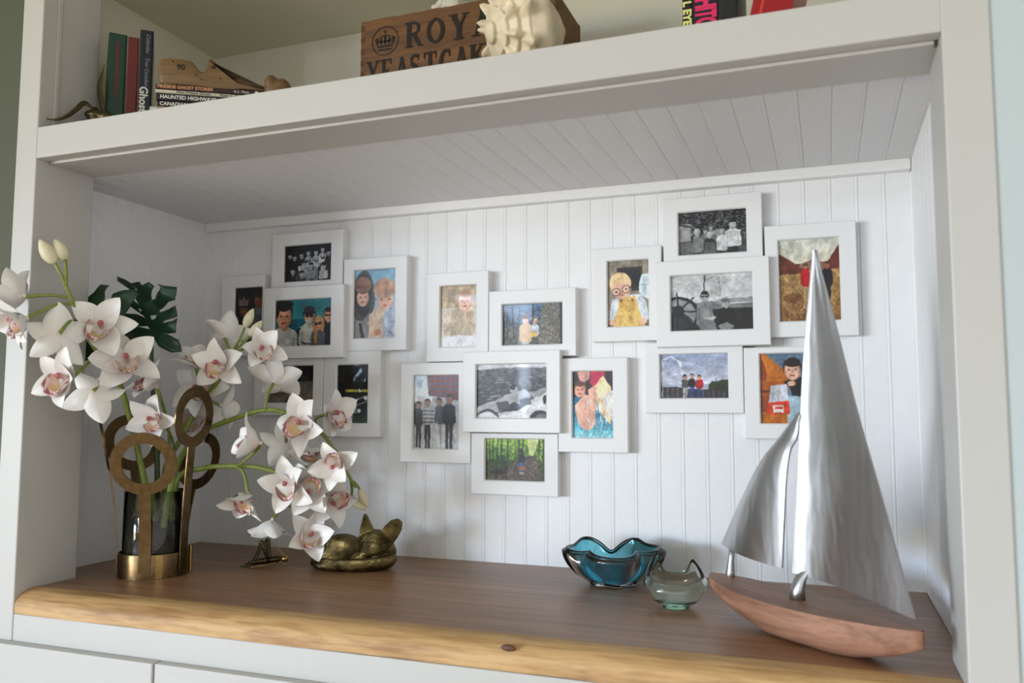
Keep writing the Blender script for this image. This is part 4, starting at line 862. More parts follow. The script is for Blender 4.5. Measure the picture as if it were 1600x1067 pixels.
def flower(spray, pos, face, roll=0.0, size=1.0, openness=0.0, base=None):
    """face: (to the right, up, towards the viewer) as seen from the front of the bookcase"""
    k = fcount[0]; fcount[0] += 1; r_ = random.Random(k * 13 + 5)
    z = (RT * face[0] + UP * face[1] - FW * face[2]).normalized(); y = UP - z * UP.dot(z)
    if y.length < 0.15: y = -FW - z * (-FW).dot(z)
    y.normalize(); x = y.cross(z); m = Matrix(((x.x, y.x, z.x, pos.x), (x.y, y.y, z.y, pos.y), (x.z, y.z, z.z, pos.z), (0, 0, 0, 1))) @ Matrix.Rotation(roll, 4, 'Z') @ Matrix.Scale(size * 1.14, 4)
    f = obj('flower', COLUMN, None, spray); f.matrix_local = Matrix.Translation(-spray.location) @ m
    for i, (ang, tilt) in enumerate(((0, 0.12), (66, 0.22), (-66, 0.22), (134, 0.10), (-134, 0.10))):
        p = obj('petal', PETALS[(k + i * 2) % 5], None, f)
        p.matrix_local = Matrix.Translation((0, 0, -0.001 * (i % 2))) @ Matrix.Rotation(D2(ang + r_.uniform(-9, 9)), 4, 'Z') @ Matrix.Rotation(tilt + openness + r_.uniform(-0.16, 0.16), 4, 'X') @ Matrix.Rotation(r_.uniform(-0.25, 0.25), 4, 'Y') @ Matrix.Scale(r_.uniform(0.92, 1.06), 4)
    o = obj('lip', LIPS[k % 3], None, f); o.scale = (1.45, 1.4, 1.25)
    if base is not None:
        a = V(base); b = pos - z * 0.004; mid = (a + b) / 2 + V((0, 0, 0.006)) - z * 0.008
        v, fc = tube_vf(catmull([a - spray.location, mid - spray.location, b - spray.location], 5), lambda t: 0.0022 + 0.0010 * t, 8); obj('pedicel', mesh('pedicel', v, fc, True), M['stem'], spray)
    return f
def bud(spray, pos, direction, L=0.044, r=0.0105, base=None):
    d = (RT * direction[0] + UP * direction[1] - FW * direction[2]).normalized(); c = pos - spray.location
    pts = [c + d * (L * (k / 9 - 0.5)) for k in range(10)]; v, f = tube_vf(pts, lambda t: r * (math.sin(PI * (0.05 + 0.93 * t) ** 0.85)) ** 0.8 + 0.0006, 12, 0.85); obj('bud', mesh('bud', v, f, True), M['bud'], spray)
    if base is not None:
        a = V(base) - spray.location; b = c - d * L * 0.45; v, f = tube_vf(catmull([a, (a + b) / 2 + V((0.002, 0, 0)), b], 5), 0.0026, 8); obj('pedicel', mesh('pedicel', v, f, True), M['stem'], spray)
def spray(label, path, r0=0.0058, r1=0.0032):
    e = empty('orchid_stem', VC + V((0, 0, 0.02)), label=label, cat='orchid', group='cut orchid stems in the brass vase')
    pts = catmull([V(p) - e.location for p in path], 8); tube('stem', pts, lambda t: r0 + (r1 - r0) * t, M['stem'], e, 10)
    return e
vin = lambda dx, dy, z=0.03: V((VC.x + dx, VC.y + dy, z))
A = lambda x, y, Y: at(x, y, Y=Y)
# stem leaning out past the white stile
s1 = spray('white orchid stem leaning over the stile, two pale buds at its tip', [vin(0.01, 0.01), A(226, 750, -0.36), A(206, 665, -0.385), A(186, 600, -0.42), A(160, 560, -0.455), A(128, 512, -0.50), A(112, 470, -0.525), A(103, 447, -0.535)])
bud(s1, A(74, 393, -0.545), (-0.55, 0.95, 0.1), 0.046, 0.012, A(103, 448, -0.535)); bud(s1, A(94, 390, -0.53), (-0.5, 0.9, -0.1), 0.040, 0.012, A(103, 448, -0.535))
flower(s1, A(40, 497, -0.585), (-0.75, -0.35, 0.55), 0.3, 1.0, 0.25, A(108, 475, -0.53)); flower(s1, A(38, 462, -0.575), (-0.95, 0.35, -0.1), -0.5, 0.95, 0.3, A(106, 465, -0.53))
flower(s1, A(92, 522, -0.56), (-0.6, -0.25, -0.75), 0.2, 1.0, 0.0, A(120, 500, -0.51)); flower(s1, A(108, 592, -0.55), (-0.30, 0.05, 0.95), -0.25, 1.08, 0.25, A(150, 555, -0.46))
flower(s1, A(158, 512, -0.485), (0.30, 0.15, 0.92), -0.45, 1.05, 0.05, A(172, 575, -0.44)); flower(s1, A(200, 566, -0.45), (0.30, 0.30, 0.90), 0.25, 1.08, 0.05, A(188, 606, -0.418))
flower(s1, A(146, 612, -0.505), (-0.3, -0.4, -0.8), 0.4, 0.9, 0.0, A(186, 602, -0.42))
# upright cluster in the middle
s2 = spray('upright white orchid stem with open blooms below two slim buds, beside the monstera leaf', [vin(0.008, 0.034), A(257, 745, -0.317), A(280, 690, -0.290), A(312, 632, -0.255), A(345, 590, -0.252), A(365, 548, -0.258)])
bud(s2, A(389, 497, -0.255), (0.45, 0.9, 0.1), 0.040, 0.009, A(366, 545, -0.265)); bud(s2, A(400, 513, -0.25), (0.65, 0.75, 0.1), 0.038, 0.0085, A(367, 547, -0.265))
flower(s2, A(345, 570, -0.295), (-0.15, 0.05, 0.98), 0.0, 1.0, 0.0, A(350, 580, -0.27)); flower(s2, A(409, 547, -0.288), (0.35, 0.10, 0.85), 0.35, 0.85, 0.25, A(372, 548, -0.265)); flower(s2, A(352, 528, -0.235), (-0.1, 0.35, -0.9), 0.2, 0.9, 0.0, A(362, 552, -0.262))
flower(s2, A(318, 608, -0.250), (-0.2, 0.1, 0.95), 0.9, 1.08, 0.1, A(318, 622, -0.254)); flower(s2, A(306, 652, -0.235), (0.1, 0.1, 0.98), -0.3, 1.12, 0.05, A(294, 665, -0.274)); flower(s2, A(243, 655, -0.372), (-0.1, 0.0, 1.0), 0.75, 0.88, 0.05, A(274, 702, -0.298))
flower(s2, A(243, 604, -0.372), (-0.45, 0.45, 0.5), -0.2, 0.95, 0.3, A(266, 718, -0.305)); flower(s2, A(306, 572, -0.29), (0.0, 0.85, 0.25), 0.1, 0.9, 0.35, A(318, 624, -0.254)); flower(s2, A(345, 632, -0.222), (0.6, -0.15, -0.4), 0.5, 0.9, 0.1, A(314, 630, -0.255))
# arching stem to the right
s3 = spray('white orchid stem arching over the small brass insect, drooping at the tip', [vin(0.03, -0.02), A(270, 748, -0.343), A(291, 702, -0.302), A(316, 676, -0.272), A(342, 663, -0.266), A(410, 641, -0.268), A(455, 648, -0.25), A(500, 675, -0.225), A(518, 697, -0.215), A(540, 735, -0.205), A(556, 762, -0.20)], 0.0062, 0.0026)
flower(s3, A(428, 597, -0.238), (0.1, 0.5, -0.8), 0.1, 1.05, 0.0, A(414, 640, -0.273)); flower(s3, A(476, 662, -0.265), (-0.35, 0.05, 0.93), -0.7, 1.08, 0.0, A(455, 648, -0.25)); flower(s3, A(512, 648, -0.225), (0.85, 0.0, 0.3), 0.2, 1.0, 0.15, A(492, 668, -0.23)); flower(s3, A(446, 690, -0.192), (-0.5, -0.3, -0.7), 0.0, 0.9, 0.0, A(440, 646, -0.26))
flower(s3, A(526, 725, -0.290), (-0.15, 0.05, 0.95), 2.9, 0.85, 0.15, A(520, 700, -0.214)); bud(s3, A(568, 778, -0.195), (0.45, -0.9, 0.1), 0.036, 0.008, A(552, 752, -0.20)); bud(s3, A(560, 788, -0.185), (0.8, -0.5, 0.1), 0.036, 0.008, A(548, 748, -0.202))
# low stem to the right
s4 = spray('low white orchid stem reaching right, blooms hanging in front of the brass fox', [vin(0.030, 0.012), A(276, 754, -0.318), A(315, 732, -0.300), A(370, 728, -0.285), A(412, 732, -0.275), A(445, 746, -0.26), A(458, 775, -0.25), A(462, 812, -0.245)], 0.0056, 0.0030)
flower(s4, A(405, 692, -0.330), (-0.6, 0.2, 0.3), 0.1, 1.02, 0.4, A(372, 728, -0.294)); flower(s4, A(386, 772, -0.30), (-0.15, -0.55, 0.6), 0.1, 0.95, 0.35, A(368, 729, -0.296)); flower(s4, A(452, 757, -0.285), (-0.05, 0.05, 0.97), 0.3, 1.0, 0.15, A(440, 742, -0.262)); flower(s4, A(484, 765, -0.270), (0.15, 0.10, 0.95), 2.6, 1.0, 0.1, A(456, 768, -0.252))
flower(s4, A(516, 778, -0.243), (0.55, -0.2, 0.6), 2.2, 0.95, 0.2, A(458, 780, -0.25)); flower(s4, A(480, 724, -0.232), (0.2, 0.85, 0.2), 0.1, 0.85, 0.2, A(450, 752, -0.257)); flower(s4, A(426, 812, -0.245), (-0.25, -0.75, 0.1), 0.5, 0.92, 0.35, A(460, 795, -0.248)); flower(s4, A(484, 838, -0.262), (0.30, 0.25, 0.85), -0.4, 0.9, 0.2, A(462, 808, -0.246))

# monstera leaves: outline in the leaf's own plane, midrib upwards
def leaf(label, outline, holes, Y, lean, stalk_pts):
    P3 = lambda q: at(q[0] / 3.3344, 350 + q[1] / 3.3344, Y=Y)
    pts = [P3(q) for q in outline]; org = V(stalk_pts[-1])
    e = empty('monstera_leaf', VC + V((0, 0, 0.02)), label=label, cat='leaf')
    bm = bmesh.new()
    def loop(L_):
        vv = [bm.verts.new(p) for p in L_]; return [bm.edges.new((vv[i], vv[(i + 1) % len(vv)])) for i in range(len(vv))]
    eds = loop(pts)
    for hl in holes: eds += loop([P3(q) for q in hl])
    bmesh.ops.triangle_fill(bm, use_beauty=True, edges=eds)
    bmesh.ops.subdivide_edges(bm, edges=bm.edges[:], cuts=3, use_grid_fill=True)
    for v in bm.verts:
        dx = v.co.x - org.x; dz = v.co.z - org.z
        v.co.y += lean * dz + 0.7 * dx * dx - 0.8 * dz * dz + 0.003 * math.sin(dz * 120 + dx * 60)
        v.co -= e.location
    o = obj('blade', from_bm('blade', bm, True), M['leaf'], e); sol = o.modifiers.new('thickness', 'SOLIDIFY'); sol.thickness = 0.0008
    tube('stalk', catmull([V(p) - e.location for p in stalk_pts], 8), lambda t: 0.0055 - 0.002 * t, M['stalk'], e, 10)
    return e
leaf('dark green split monstera leaf standing upright behind the orchids', [(650, 280), (690, 295), (722, 315), (770, 308), (782, 326), (815, 310), (840, 330), (812, 378), (808, 398), (830, 392), (862, 352), (868, 335), (850, 316), (880, 326), (940, 332), (932, 400), (898, 408), (840, 452), (845, 462), (928, 425), (922, 482), (870, 505), (860, 518), (905, 505), (922, 490), (918, 566), (872, 570), (842, 560), (885, 582), (920, 602), (935, 664), (890, 670), (832, 640), (805, 600), (788, 588),
     (770, 600), (700, 598), (645, 608), (604, 596), (660, 548), (720, 534), (778, 548), (770, 532), (700, 534), (632, 536), (606, 520), (610, 482), (650, 465), (720, 470), (768, 490), (760, 478), (690, 425), (684, 405), (705, 388), (742, 420), (755, 440), (700, 345), (640, 300)],
     [[(800, 480), (832, 476), (825, 494), (802, 500)], [(742, 440), (758, 450), (752, 462)], [(728, 330), (742, 345), (738, 356)]], -0.33, -0.10,
     [vin(-0.01, 0.02), A(246, 750, -0.335), A(243, 660, -0.335), A(238, 600, -0.333), A(236.5, 524, -0.33)])
leaf('second dark monstera leaf half hidden behind the white orchid bloom', [(440, 402), (470, 370), (545, 318), (585, 322), (556, 360), (540, 402), (545, 428), (566, 430), (576, 396), (602, 366), (650, 345), (700, 340), (716, 366), (690, 420), (640, 470), (612, 520), (600, 580), (560, 625), (520, 685), (480, 705), (440, 718), (435, 640), (445, 500)], [], -0.408, 0.02,
     [vin(-0.015, 0.01), A(222, 750, -0.345), A(206, 660, -0.352), A(185, 590, -0.380), A(168, 530, -0.408)])

# ------------------------------------------------------------------ brass fox
fk = 0.0012; fp = at(538, 889, Z=0); yawr = math.atan2(RT.y, RT.x)
fox = empty('sleeping_fox_figurine', (fp.x - FW.x * 0.028, fp.y + 0.020, 0), (0, 0, yawr - 0.08), label='antique brass figurine of a sleeping curled fox', cat='figurine')
bm = bmesh.new()
def E_(c, r, rot=(0, 0, 0)): ellipsoid_into(bm, [q * fk for q in c], [q * fk for q in r], rot)
E_((-22, 6, 23), (40, 33, 29)); E_((-42, 2, 17), (25, 29, 18)); E_((8, 14, 24), (26, 22, 22)); E_((-4, -2, 8), (60, 32, 9))
E_((33, 4, 38), (29, 24, 22)); E_((31, -10, 31), (22, 18, 16)); E_((15, -19, 19), (20, 11, 9), (0, -0.6, 0.35)); E_((44, 2, 14), (24, 24, 14)); E_((50, -10, 10), (17, 14, 9))
def T_(pts, rad, flat=1.0, seg=14):
    v, f = tube_vf(catmull([V(p) * fk for p in pts], 6), lambda t: fk * (rad[0] + (rad[1] - rad[0]) * math.sin(PI * min(1, t * 1.0)) ** 0.6 if len(rad) == 2 else rad[0] + (rad[1] - rad[0]) * t + rad[2]), seg, flat)
    vv = [bm.verts.new(p) for p in v]
    for q in f: bm.faces.new([vv[k] for k in q])
T_([(-62, 8, 12), (-58, -16, 10), (-34, -31, 9), (0, -36, 9), (34, -31, 11), (58, -18, 15), (66, -4, 16)], (5, 10.5))
def ear(b, t, w, lean):
    b, t = V(b) * fk, V(t) * fk; v, f = tube_vf([b.lerp(t, k / 8) for k in range(9)], lambda u: fk * w * (1 - u ** 1.7) + 0.0006, 14, 0.42)
    vv = [bm.verts.new(p) for p in v]
    for q in f: bm.faces.new([vv[k] for k in q])
E_((40, 6, 24), (26, 22, 22))
for poly in ([(6, 42), (8, 62), (14, 85), (18, 84), (29, 62), (37, 50), (30, 40)], [(38, 52), (48, 66), (58, 75), (69, 78), (76, 72), (75, 60), (68, 47), (60, 36), (46, 38)]):
    me_ = prism('ear', [(x * fk, z * fk) for x, z in poly], -3 * fk, 6 * fk, None, 2.2 * fk); bm.from_mesh(me_); bpy.data.meshes.remove(me_)
for v in bm.verts: v.co.z = max(v.co.z, 0.0)
fm, nt, bs = new_mat('fox_antique_brass'); inp(bs, Metallic=1.0, Roughness=0.36)
tc = nt.nodes.new('ShaderNodeTexCoord'); nz = nt.nodes.new('ShaderNodeTexNoise'); nz.inputs['Scale'].default_value = 40; wv = nt.nodes.new('ShaderNodeTexWave'); wv.inputs['Scale'].default_value = 160; wv.inputs['Distortion'].default_value = 6; wv.inputs['Detail'].default_value = 2; wv.inputs['Detail Scale'].default_value = 0.6; wv.bands_direction = 'DIAGONAL'
rp = nt.nodes.new('ShaderNodeValToRGB'); rp.color_ramp.elements[0].position = 0.35; rp.color_ramp.elements[1].position = 0.7; rp.color_ramp.elements[0].color = srgb(64, 54, 34); rp.color_ramp.elements[1].color = srgb(146, 126, 80)
bp = nt.nodes.new('ShaderNodeBump'); bp.inputs['Strength'].default_value = 0.7; bp.inputs['Distance'].default_value = 0.0012
for a, b in ((tc.outputs['Object'], nz.inputs['Vector']), (tc.outputs['Object'], wv.inputs['Vector']), (nz.outputs[0], rp.inputs[0]), (rp.outputs[0], bs.inputs['Base Color']), (wv.outputs['Fac'], bp.inputs['Height']), (bp.outputs[0], bs.inputs['Normal'])): nt.links.new(a, b)
blob('body', bm, fm, fox, 0.0014, 3)
for c_, r_ in (((27, -24.5, 34), 0), ((41, -20, 33), 1)):
    v, f = tube_vf([V((c_[0] - 5, c_[1] - 0.2, c_[2] + 2.2)) * fk, V((c_[0], c_[1] - 1.4, c_[2])) * fk, V((c_[0] + 5, c_[1] + 0.6, c_[2] + 1.6)) * fk], 0.0009, 6); obj('closed_eye', mesh('closed_eye', v, f, True), M['bronze'], fox)
bm = bmesh.new(); ellipsoid_into(bm, V((4, -25, 12)) * fk, V((3.2, 2.6, 2.6)) * fk, sub=2); obj('nose', from_bm('nose', bm, True), M['bronze'], fox)

# ------------------------------------------------------------------ small brass insect
ip = at(412, 884, Z=0); ik = 0.00135
ins = empty('brass_grasshopper', (ip.x, ip.y, 0), (0, 0, yawr), label='tiny brass grasshopper figurine with tall folded hind legs', cat='figurine')
def I_(name, pts, rad, mat=M['bronze'], seg=8): return tube(name, catmull([V(p) * ik for p in pts], 4), rad, mat, ins, seg)
I_('body', [(-22, 0, 4), (-8, 0, 6), (8, 0, 8), (20, 0, 10), (27, 0, 10)], lambda t: 0.0022 + 0.0040 * math.sin(PI * (0.1 + 0.85 * t)) ** 0.8)
bm = bmesh.new(); ellipsoid_into(bm, V((30, 0, 10)) * ik, V((5.5, 4.5, 5)) * ik, sub=2); obj('head', from_bm('head', bm, True), M['brassb'], ins)
for sy in (-1, 1):
    I_('hind_leg', [(8, sy * 5, 6), (4, sy * 8, 22), (0 + sy * 2, sy * 9, 36), (-6, sy * 9, 24), (-14, sy * 9, 8), (-18, sy * 9, 1), (-30, sy * 9, 0.8)], lambda t: 0.0017 + 0.0030 * max(0, math.sin(PI * min(1, t * 2.4)) if t < 0.42 else 0))
    I_('antenna', [(31, sy * 2, 13), (20, sy * 3, 24), (6, sy * 3, 34)], 0.0005, M['brassb'], 6)
    I_('front_leg', [(22, sy * 3, 6), (14 + sy * 12, sy * 10 - 6, 3), (8 + sy * 22, sy * 12 - 8, 0.9)], 0.0013, M['brassb'])

# ------------------------------------------------------------------ upper shelf: books
PG = plain('paper_pages', srgb(206, 198, 172), 0.8, bump=0.4, scale=500, stretch=(1, 0.02, 0.02))
def book(loc, rot, th, h, dep, mat, label, lines, flat=False, grp=None, hard=True):
    """spine on local y = 0 facing -y; flat: lying, spine along x, thickness along z"""
    e = empty('book', loc, rot, label=label, cat='book', group=grp); c = 0.0018 if hard else 0.0006; i = 0.003 if hard else 0.0
    bm = bmesh.new(); A_ = (h, th) if flat else (th, h)
    def pt(t, y, l): return (l, y, t) if flat else (t, y, l)
    prof = [(0, dep), (0, 0.0015), (th * 0.12, 0.0), (th * 0.88, 0.0), (th, 0.0015), (th, dep), (th - c, dep), (th - c, c * 1.5), (c, c * 1.5), (c, dep)]
    a = [bm.verts.new(pt(t, y, 0)) for t, y in prof]; b = [bm.verts.new(pt(t, y, h)) for t, y in prof]; n = len(prof)
    for k in range(n): bm.faces.new((a[k], a[(k + 1) % n], b[(k + 1) % n], b[k]))
    for q in (a, b):
        bm.faces.new((q[0], q[1], q[8], q[9])); bm.faces.new((q[1], q[2], q[3], q[4], q[7], q[8])); bm.faces.new((q[4], q[5], q[6], q[7]))
    obj('cover', from_bm('cover', bm), mat, e)
    p0, p1 = pt(c, c * 1.5, i), pt(th - c, dep - i, h - i); obj('page_block', box_mesh('page_block', p0[0], p1[0], p0[1], p1[1], p0[2], p1[2]), PG, e)
    for txt, size, along, across, m, kw in lines:
        kw = dict(kw); sx_ = kw.pop('sx', 1.0); o = obj('lettering', text_mesh(txt, size, **kw).copy(), m, e)
        if sx_ != 1.0: o.data.transform(Matrix.Diagonal((sx_, 1, 1, 1)))
        if flat: o.matrix_local = Matrix(((1, 0, 0, along), (0, 0, -1, -0.0003), (0, 1, 0, across), (0, 0, 0, 1)))
        else: o.matrix_local = Matrix(((0, 1, 0, across), (0, 0, -1, -0.0003), (-1, 0, 0, along), (0, 0, 0, 1)))
    return e
WH = plain('white_print', srgb(226, 224, 214), 0.6); DR = plain('dark_red_print', srgb(110, 40, 34), 0.6); DK = plain('dark_print', srgb(40, 34, 34), 0.6); YL = plain('yellow_print', srgb(226, 222, 130), 0.6); PK = plain('pink_print', srgb(226, 36, 96), 0.6); GY = plain('grey_print', srgb(150, 150, 156), 0.6); OR = plain('orange_print', srgb(214, 150, 110), 0.6)
G4 = 'ghost story books at the left of the upper shelf'
bq = at(168.5, 100, Y=-0.44); brr = D2(45); bux = V((math.cos(brr), math.sin(brr), 0)); px_m = 0.00106
w1, w2, w3 = 29 * px_m, 18 * px_m, 21.5 * px_m
p1 = V((bq.x, bq.y, HT)); p2 = p1 + bux * (w1 + 0.001) + V((0.002, -0.002, 0)); p3 = p2 + bux * (w2 + 0.0012)
b1 = book(p1, (0, 0, brr + 0.05), w1, at(180, 53, Y=-0.43).z - HT, 0.125, cover('green_cloth', (16, 58, 38)), 'tall green hardback standing beside the bronze figurine', [], grp=G4)
obj('spine_stripe', box_mesh('spine_stripe', w1 * 0.42, w1 * 0.56, -0.0004, 0.0, 0.085, 0.19), DR, b1)
book(p2, (0, 0, brr), w2, at(208, 60, Y=-0.41).z - HT, 0.12, cover('brick_red_cloth', (104, 28, 26)), 'brick red hardback between the green and navy books', [], grp=G4)
h3 = at(230, 51, Y=-0.39).z - HT
book(p3, (0, 0, brr - 0.03), w3, h3, 0.115, cover('navy_jacket', (22, 22, 36), 0.3), 'navy ghost story paperback with white spine lettering', [('Ghost', 0.0195, h3 - 0.108, w3 * 0.38, WH, dict(offset=0.0006)), ('True Canadian', 0.0092, h3 - 0.052, w3 * 0.58, GY, dict(shear=0.2)), ('Colombo', 0.0096, h3 - 0.007, w3 * 0.60, GY, dict(shear=0.3))], grp=G4, hard=False)
sp = at(245, 128, Y=-0.475); rz = D2(31.8); G5 = 'ghost story paperbacks stacked flat under the shoe last'
zz = HT; ux = V((math.cos(rz), math.sin(rz), 0))
for th, mat, lab, lines, dx in (
    (0.0145, cover('grey_cover', (120, 116, 108)), 'grey hardback at the very bottom of the ghost story stack', [], -0.010),
    (0.0185, cover('off_white_cover', (206, 202, 188)), 'off-white paperback with a tan patch, second from stack bottom', [], -0.010),
    (0.0108, cover('black_red_cover', (40, 20, 22), 0.3), 'black and red paperback lettered CANADIAN GHOST in the stack', [('CANADIAN GHOST', 0.0088, 0.004, 0.0058, WH, dict(offset=0.0002))], 0.002),
    (0.0138, cover('black_cover', (26, 26, 30), 0.3), 'black paperback lettered HAUNTED HIGHWAYS in the stack', [('HAUNTED HIGHWAYS', 0.0090, 0.006, 0.0071, WH, dict(offset=0.0002))], 0.0),
    (0.0062, cover('cream_cover', (204, 198, 172)), 'thin cream paperback of New Orleans ghosts in the stack', [('New Orleans Ghosts   \u2022   Victor C. Klein', 0.0066, 0.034, 0.0032, DK, {})], -0.002),
    (0.0095, cover('dark_red_cover', (48, 22, 22), 0.3), 'dark red paperback lettered FIRESIDE GHOST STORIES under the last', [('FIRESIDE GHOST STORIES', 0.0080, 0.002, 0.0050, OR, dict(offset=0.0002)), ('A.S. Mott', 0.0066, 0.128, 0.005, WH, {}), ('R @', 0.0085, 0.158, 0.005, WH, {})][:2], -0.001)):
    bk = book((sp.x + ux.x * dx, sp.y + ux.y * dx, zz), (0, 0, rz), th, 0.195, 0.108, mat, lab, lines, True, G5, False); zz += th + 0.0001
    if 'tan patch' in lab: obj('tan_patch', box_mesh('tan_patch', 0.012, 0.026, -0.0004, 0.0, 0.008, 0.019), plain('tan_print', srgb(168, 140, 108), 0.6), bk)
    if 'FIRESIDE' in lab: obj('publisher_mark', box_mesh('publisher_mark', 0.163, 0.169, -0.0004, 0.0, 0.002, 0.008, 0.0009), WH, bk)

# wooden shoe lasts
la = empty('shoe_last', (sp.x, sp.y, zz), (0, 0, rz), label='worn wooden shoe last stamped 90, lying on the stacked books', cat='shoe last')
oc = [(65, 300), (78, 230), (100, 187), (200, 180), (390, 198), (420, 205), (515, 325), (560, 325), (598, 165), (622, 178), (920, 405), (1060, 415), (1180, 445), (1262, 478), (1290, 500), (1240, 522), (1100, 508), (950, 500), (850, 512), (750, 510), (600, 490), (480, 478), (300, 470), (150, 470), (90, 440)]
lp = [((x - 65) / 6.957 * 0.0011 - 0.002, max(0.0, -(y - (470 + (x - 65) * 0.050)) / 6.957 * 0.0012)) for x, y in oc][::-1]
me = prism('block', lp, 0.006, 0.066, None, 0.006); o = obj('block', smooth_angle(me, 30), M['last'], la)
for txt, sz, x, y, sh in (('90', 0.0135, 258, 300, 0.0), ('40', 0.0080, 612, 290, 0.1), ('\u2022', 0.009, 205, 245, 0)):
    t = obj('stamp', text_mesh(txt, sz, offset=0.0004, shear=sh).copy(), M['ink'], la); t.matrix_local = Matrix(((1, 0, 0, (x - 65) / 6.957 * 0.0011), (0, 0, -1, 0.0058), (0, 1, 0, -(y - (470 + (x - 65) * 0.05)) / 6.957 * 0.0012 + 0.003), (0, 0, 0, 1)))
for x, y in ((460, 357), (716, 393), (518, 405)):
    v, f = tube_vf([V((0, 0.0056, 0)), V((0, 0.0066, 0))], 0.0016, 8); n_ = obj('nail_hole', mesh('nail_hole', v, f), M['ink'], la, ((x - 65) / 6.957 * 0.0011, 0, -(y - (470 + (x - 65) * 0.05)) / 6.957 * 0.0012))
l2 = empty('shoe_last', at(432, 150, Y=-0.43) * 1.0, label='second wooden shoe last propped toe-up at the end of the stacked books', cat='shoe last'); l2.location.z = HT
bm = bmesh.new(); tp = at(424, 128, Y=-0.43) - l2.location; t2 = at(443, 139, Y=-0.42) - l2.location
v, f = tube_vf(catmull([V((0.006, 0.01, 0.0)), V((0.0, 0.006, 0.035)), tp * 0.75, tp], 6), lambda t: 0.021 - 0.008 * t - 0.008 * max(0, t - 0.85), 14, 0.7)
vv = [bm.verts.new(p) for p in v]
for q in f: bm.faces.new([vv[k] for k in q])
ellipsoid_into(bm, tp - V((0, 0, 0.002)), (0.011, 0.012, 0.014)); ellipsoid_into(bm, t2 - V((0.004, 0, 0.006)), (0.017, 0.014, 0.009)); ellipsoid_into(bm, V((0.006, 0.006, 0.035)), (0.020, 0.018, 0.036)); ellipsoid_into(bm, t2 - V((0.010, 0, 0.03)), (0.016, 0.016, 0.03))
for v in bm.verts: v.co.z = max(0, v.co.z)
blob('block', bm, M['last'], l2, 0.003, 4)

# bronze figurine at the stile
bz = empty('bronze_figurine', (at(143, 180, Y=-0.465).x, -0.465, HT), label='dark bronze figurine with a long curved limb and one upright blade', cat='figurine')
BO = bz.location
def Z_(name, pts, rad, flat): 
    fr = frames_along(catmull([V(p) - BO for p in pts], 6)); return tube(name, [q[0] for q in fr], rad, M['bronze'], bz, 10, flat)
Z_('limb', [at(73, 186, Y=-0.528), at(88, 187, Y=-0.52), at(104, 182, Y=-0.505), at(119, 171, Y=-0.49), at(131, 161, Y=-0.478), at(140, 166, Y=-0.47), at(150, 176, Y=-0.465)], lambda t: 0.0014 + 0.0030 * math.sin(PI * t ** 1.5), 0.4)
Z_('blade', [at(162, 176, Y=-0.455), at(158, 158, Y=-0.455), at(155, 136, Y=-0.455), at(159, 118, Y=-0.455), at(163.5, 100, Y=-0.455)], lambda t: 0.0058 * (1 - t ** 3) * (0.7 + 0.3 * math.sin(PI * t)) + 0.0004, 0.35)
bm = bmesh.new(); c0 = at(150, 180, Y=-0.462) - BO; ellipsoid_into(bm, c0, (0.022, 0.012, 0.009), (0, 0.12, 0.3)); ellipsoid_into(bm, c0 + V((0.016, 0.004, -0.004)), (0.016, 0.011, 0.010)); ellipsoid_into(bm, c0 + V((-0.004, 0, -0.012)), (0.014, 0.010, max(0.006, c0.z - 0.012)))
for v in bm.verts: v.co.z = max(0, v.co.z)
blob('body', bm, M['bronze'], bz, 0.002, 3)
q = at(96, 190, Y=-0.512) - BO; bm = bmesh.new(); ellipsoid_into(bm, (q.x, q.y, 0.004), (0.014, 0.006, 0.0055)); obj('foot', from_bm('foot', bm, True), M['bronze'], bz)

# ------------------------------------------------------------------ crate with stencilled lettering
CY = -0.22; cx0, cx1 = at(564, 80, Y=CY).x, at(868, 60, Y=CY).x; ctop = at(640, 21, Y=CY).z
cr = empty('wooden_crate', (cx0, CY, HT), label='old brown pine crate stencilled ROYAL YEAST CAKES with crown emblem', cat='crate')
cw, chh = cx1 - cx0, ctop - HT
bm = bmesh.new(); nx = 40
for i in range(nx + 1):
    x = cw * i / nx; zt = chh + 0.002 * noise.noise(V((x * 30, 2.2, 0)))
    for y, z in ((0, 0), (0.011, 0), (0.011, zt), (0, zt)): bm.verts.new((x, y, z))
bm.verts.ensure_lookup_table()
for i in range(nx):
    for j in range(4): bm.faces.new([bm.verts[k] for k in (i * 4 + j, i * 4 + (j + 1) % 4, i * 4 + 4 + (j + 1) % 4, i * 4 + 4 + j)])
bm.faces.new([bm.verts[k] for k in (3, 2, 1, 0)]); bm.faces.new([bm.verts[nx * 4 + k] for k in range(4)])
obj('front_board', from_bm('front_board', bm), M['crate'], cr)
for x in (0.0005, cw - 0.0115): obj('side_board', box_mesh('side_board', x, x + 0.011, 0.0112, 0.15, 0, chh - 0.002, 0.001), M['crate'], cr)
obj('back_board', box_mesh('back_board', 0, cw, 0.1502, 0.160, 0, chh - 0.001, 0.001), M['crate'], cr); obj('bottom_board', box_mesh('bottom_board', 0.012, cw - 0.012, 0.0112, 0.15, 0, 0.008), M['crate'], cr)
obj('lid_board', box_mesh('lid_board', 0.012, cw - 0.012, 0.0115, 0.149, chh - 0.016, chh - 0.008), M['crate'], cr)
for k in range(11):   # finger joints down the left edge
    z = 0.008 + k * chh / 11.2; obj('finger_joint', box_mesh('finger_joint', -0.0002, 0.0085, -0.0003, 0.004, z, z + chh / 24), M['ink'] if False else plain('end_grain', srgb(92, 52, 24), 0.8) if k == 0 else bpy.data.materials['end_grain'], cr)
GL = {}
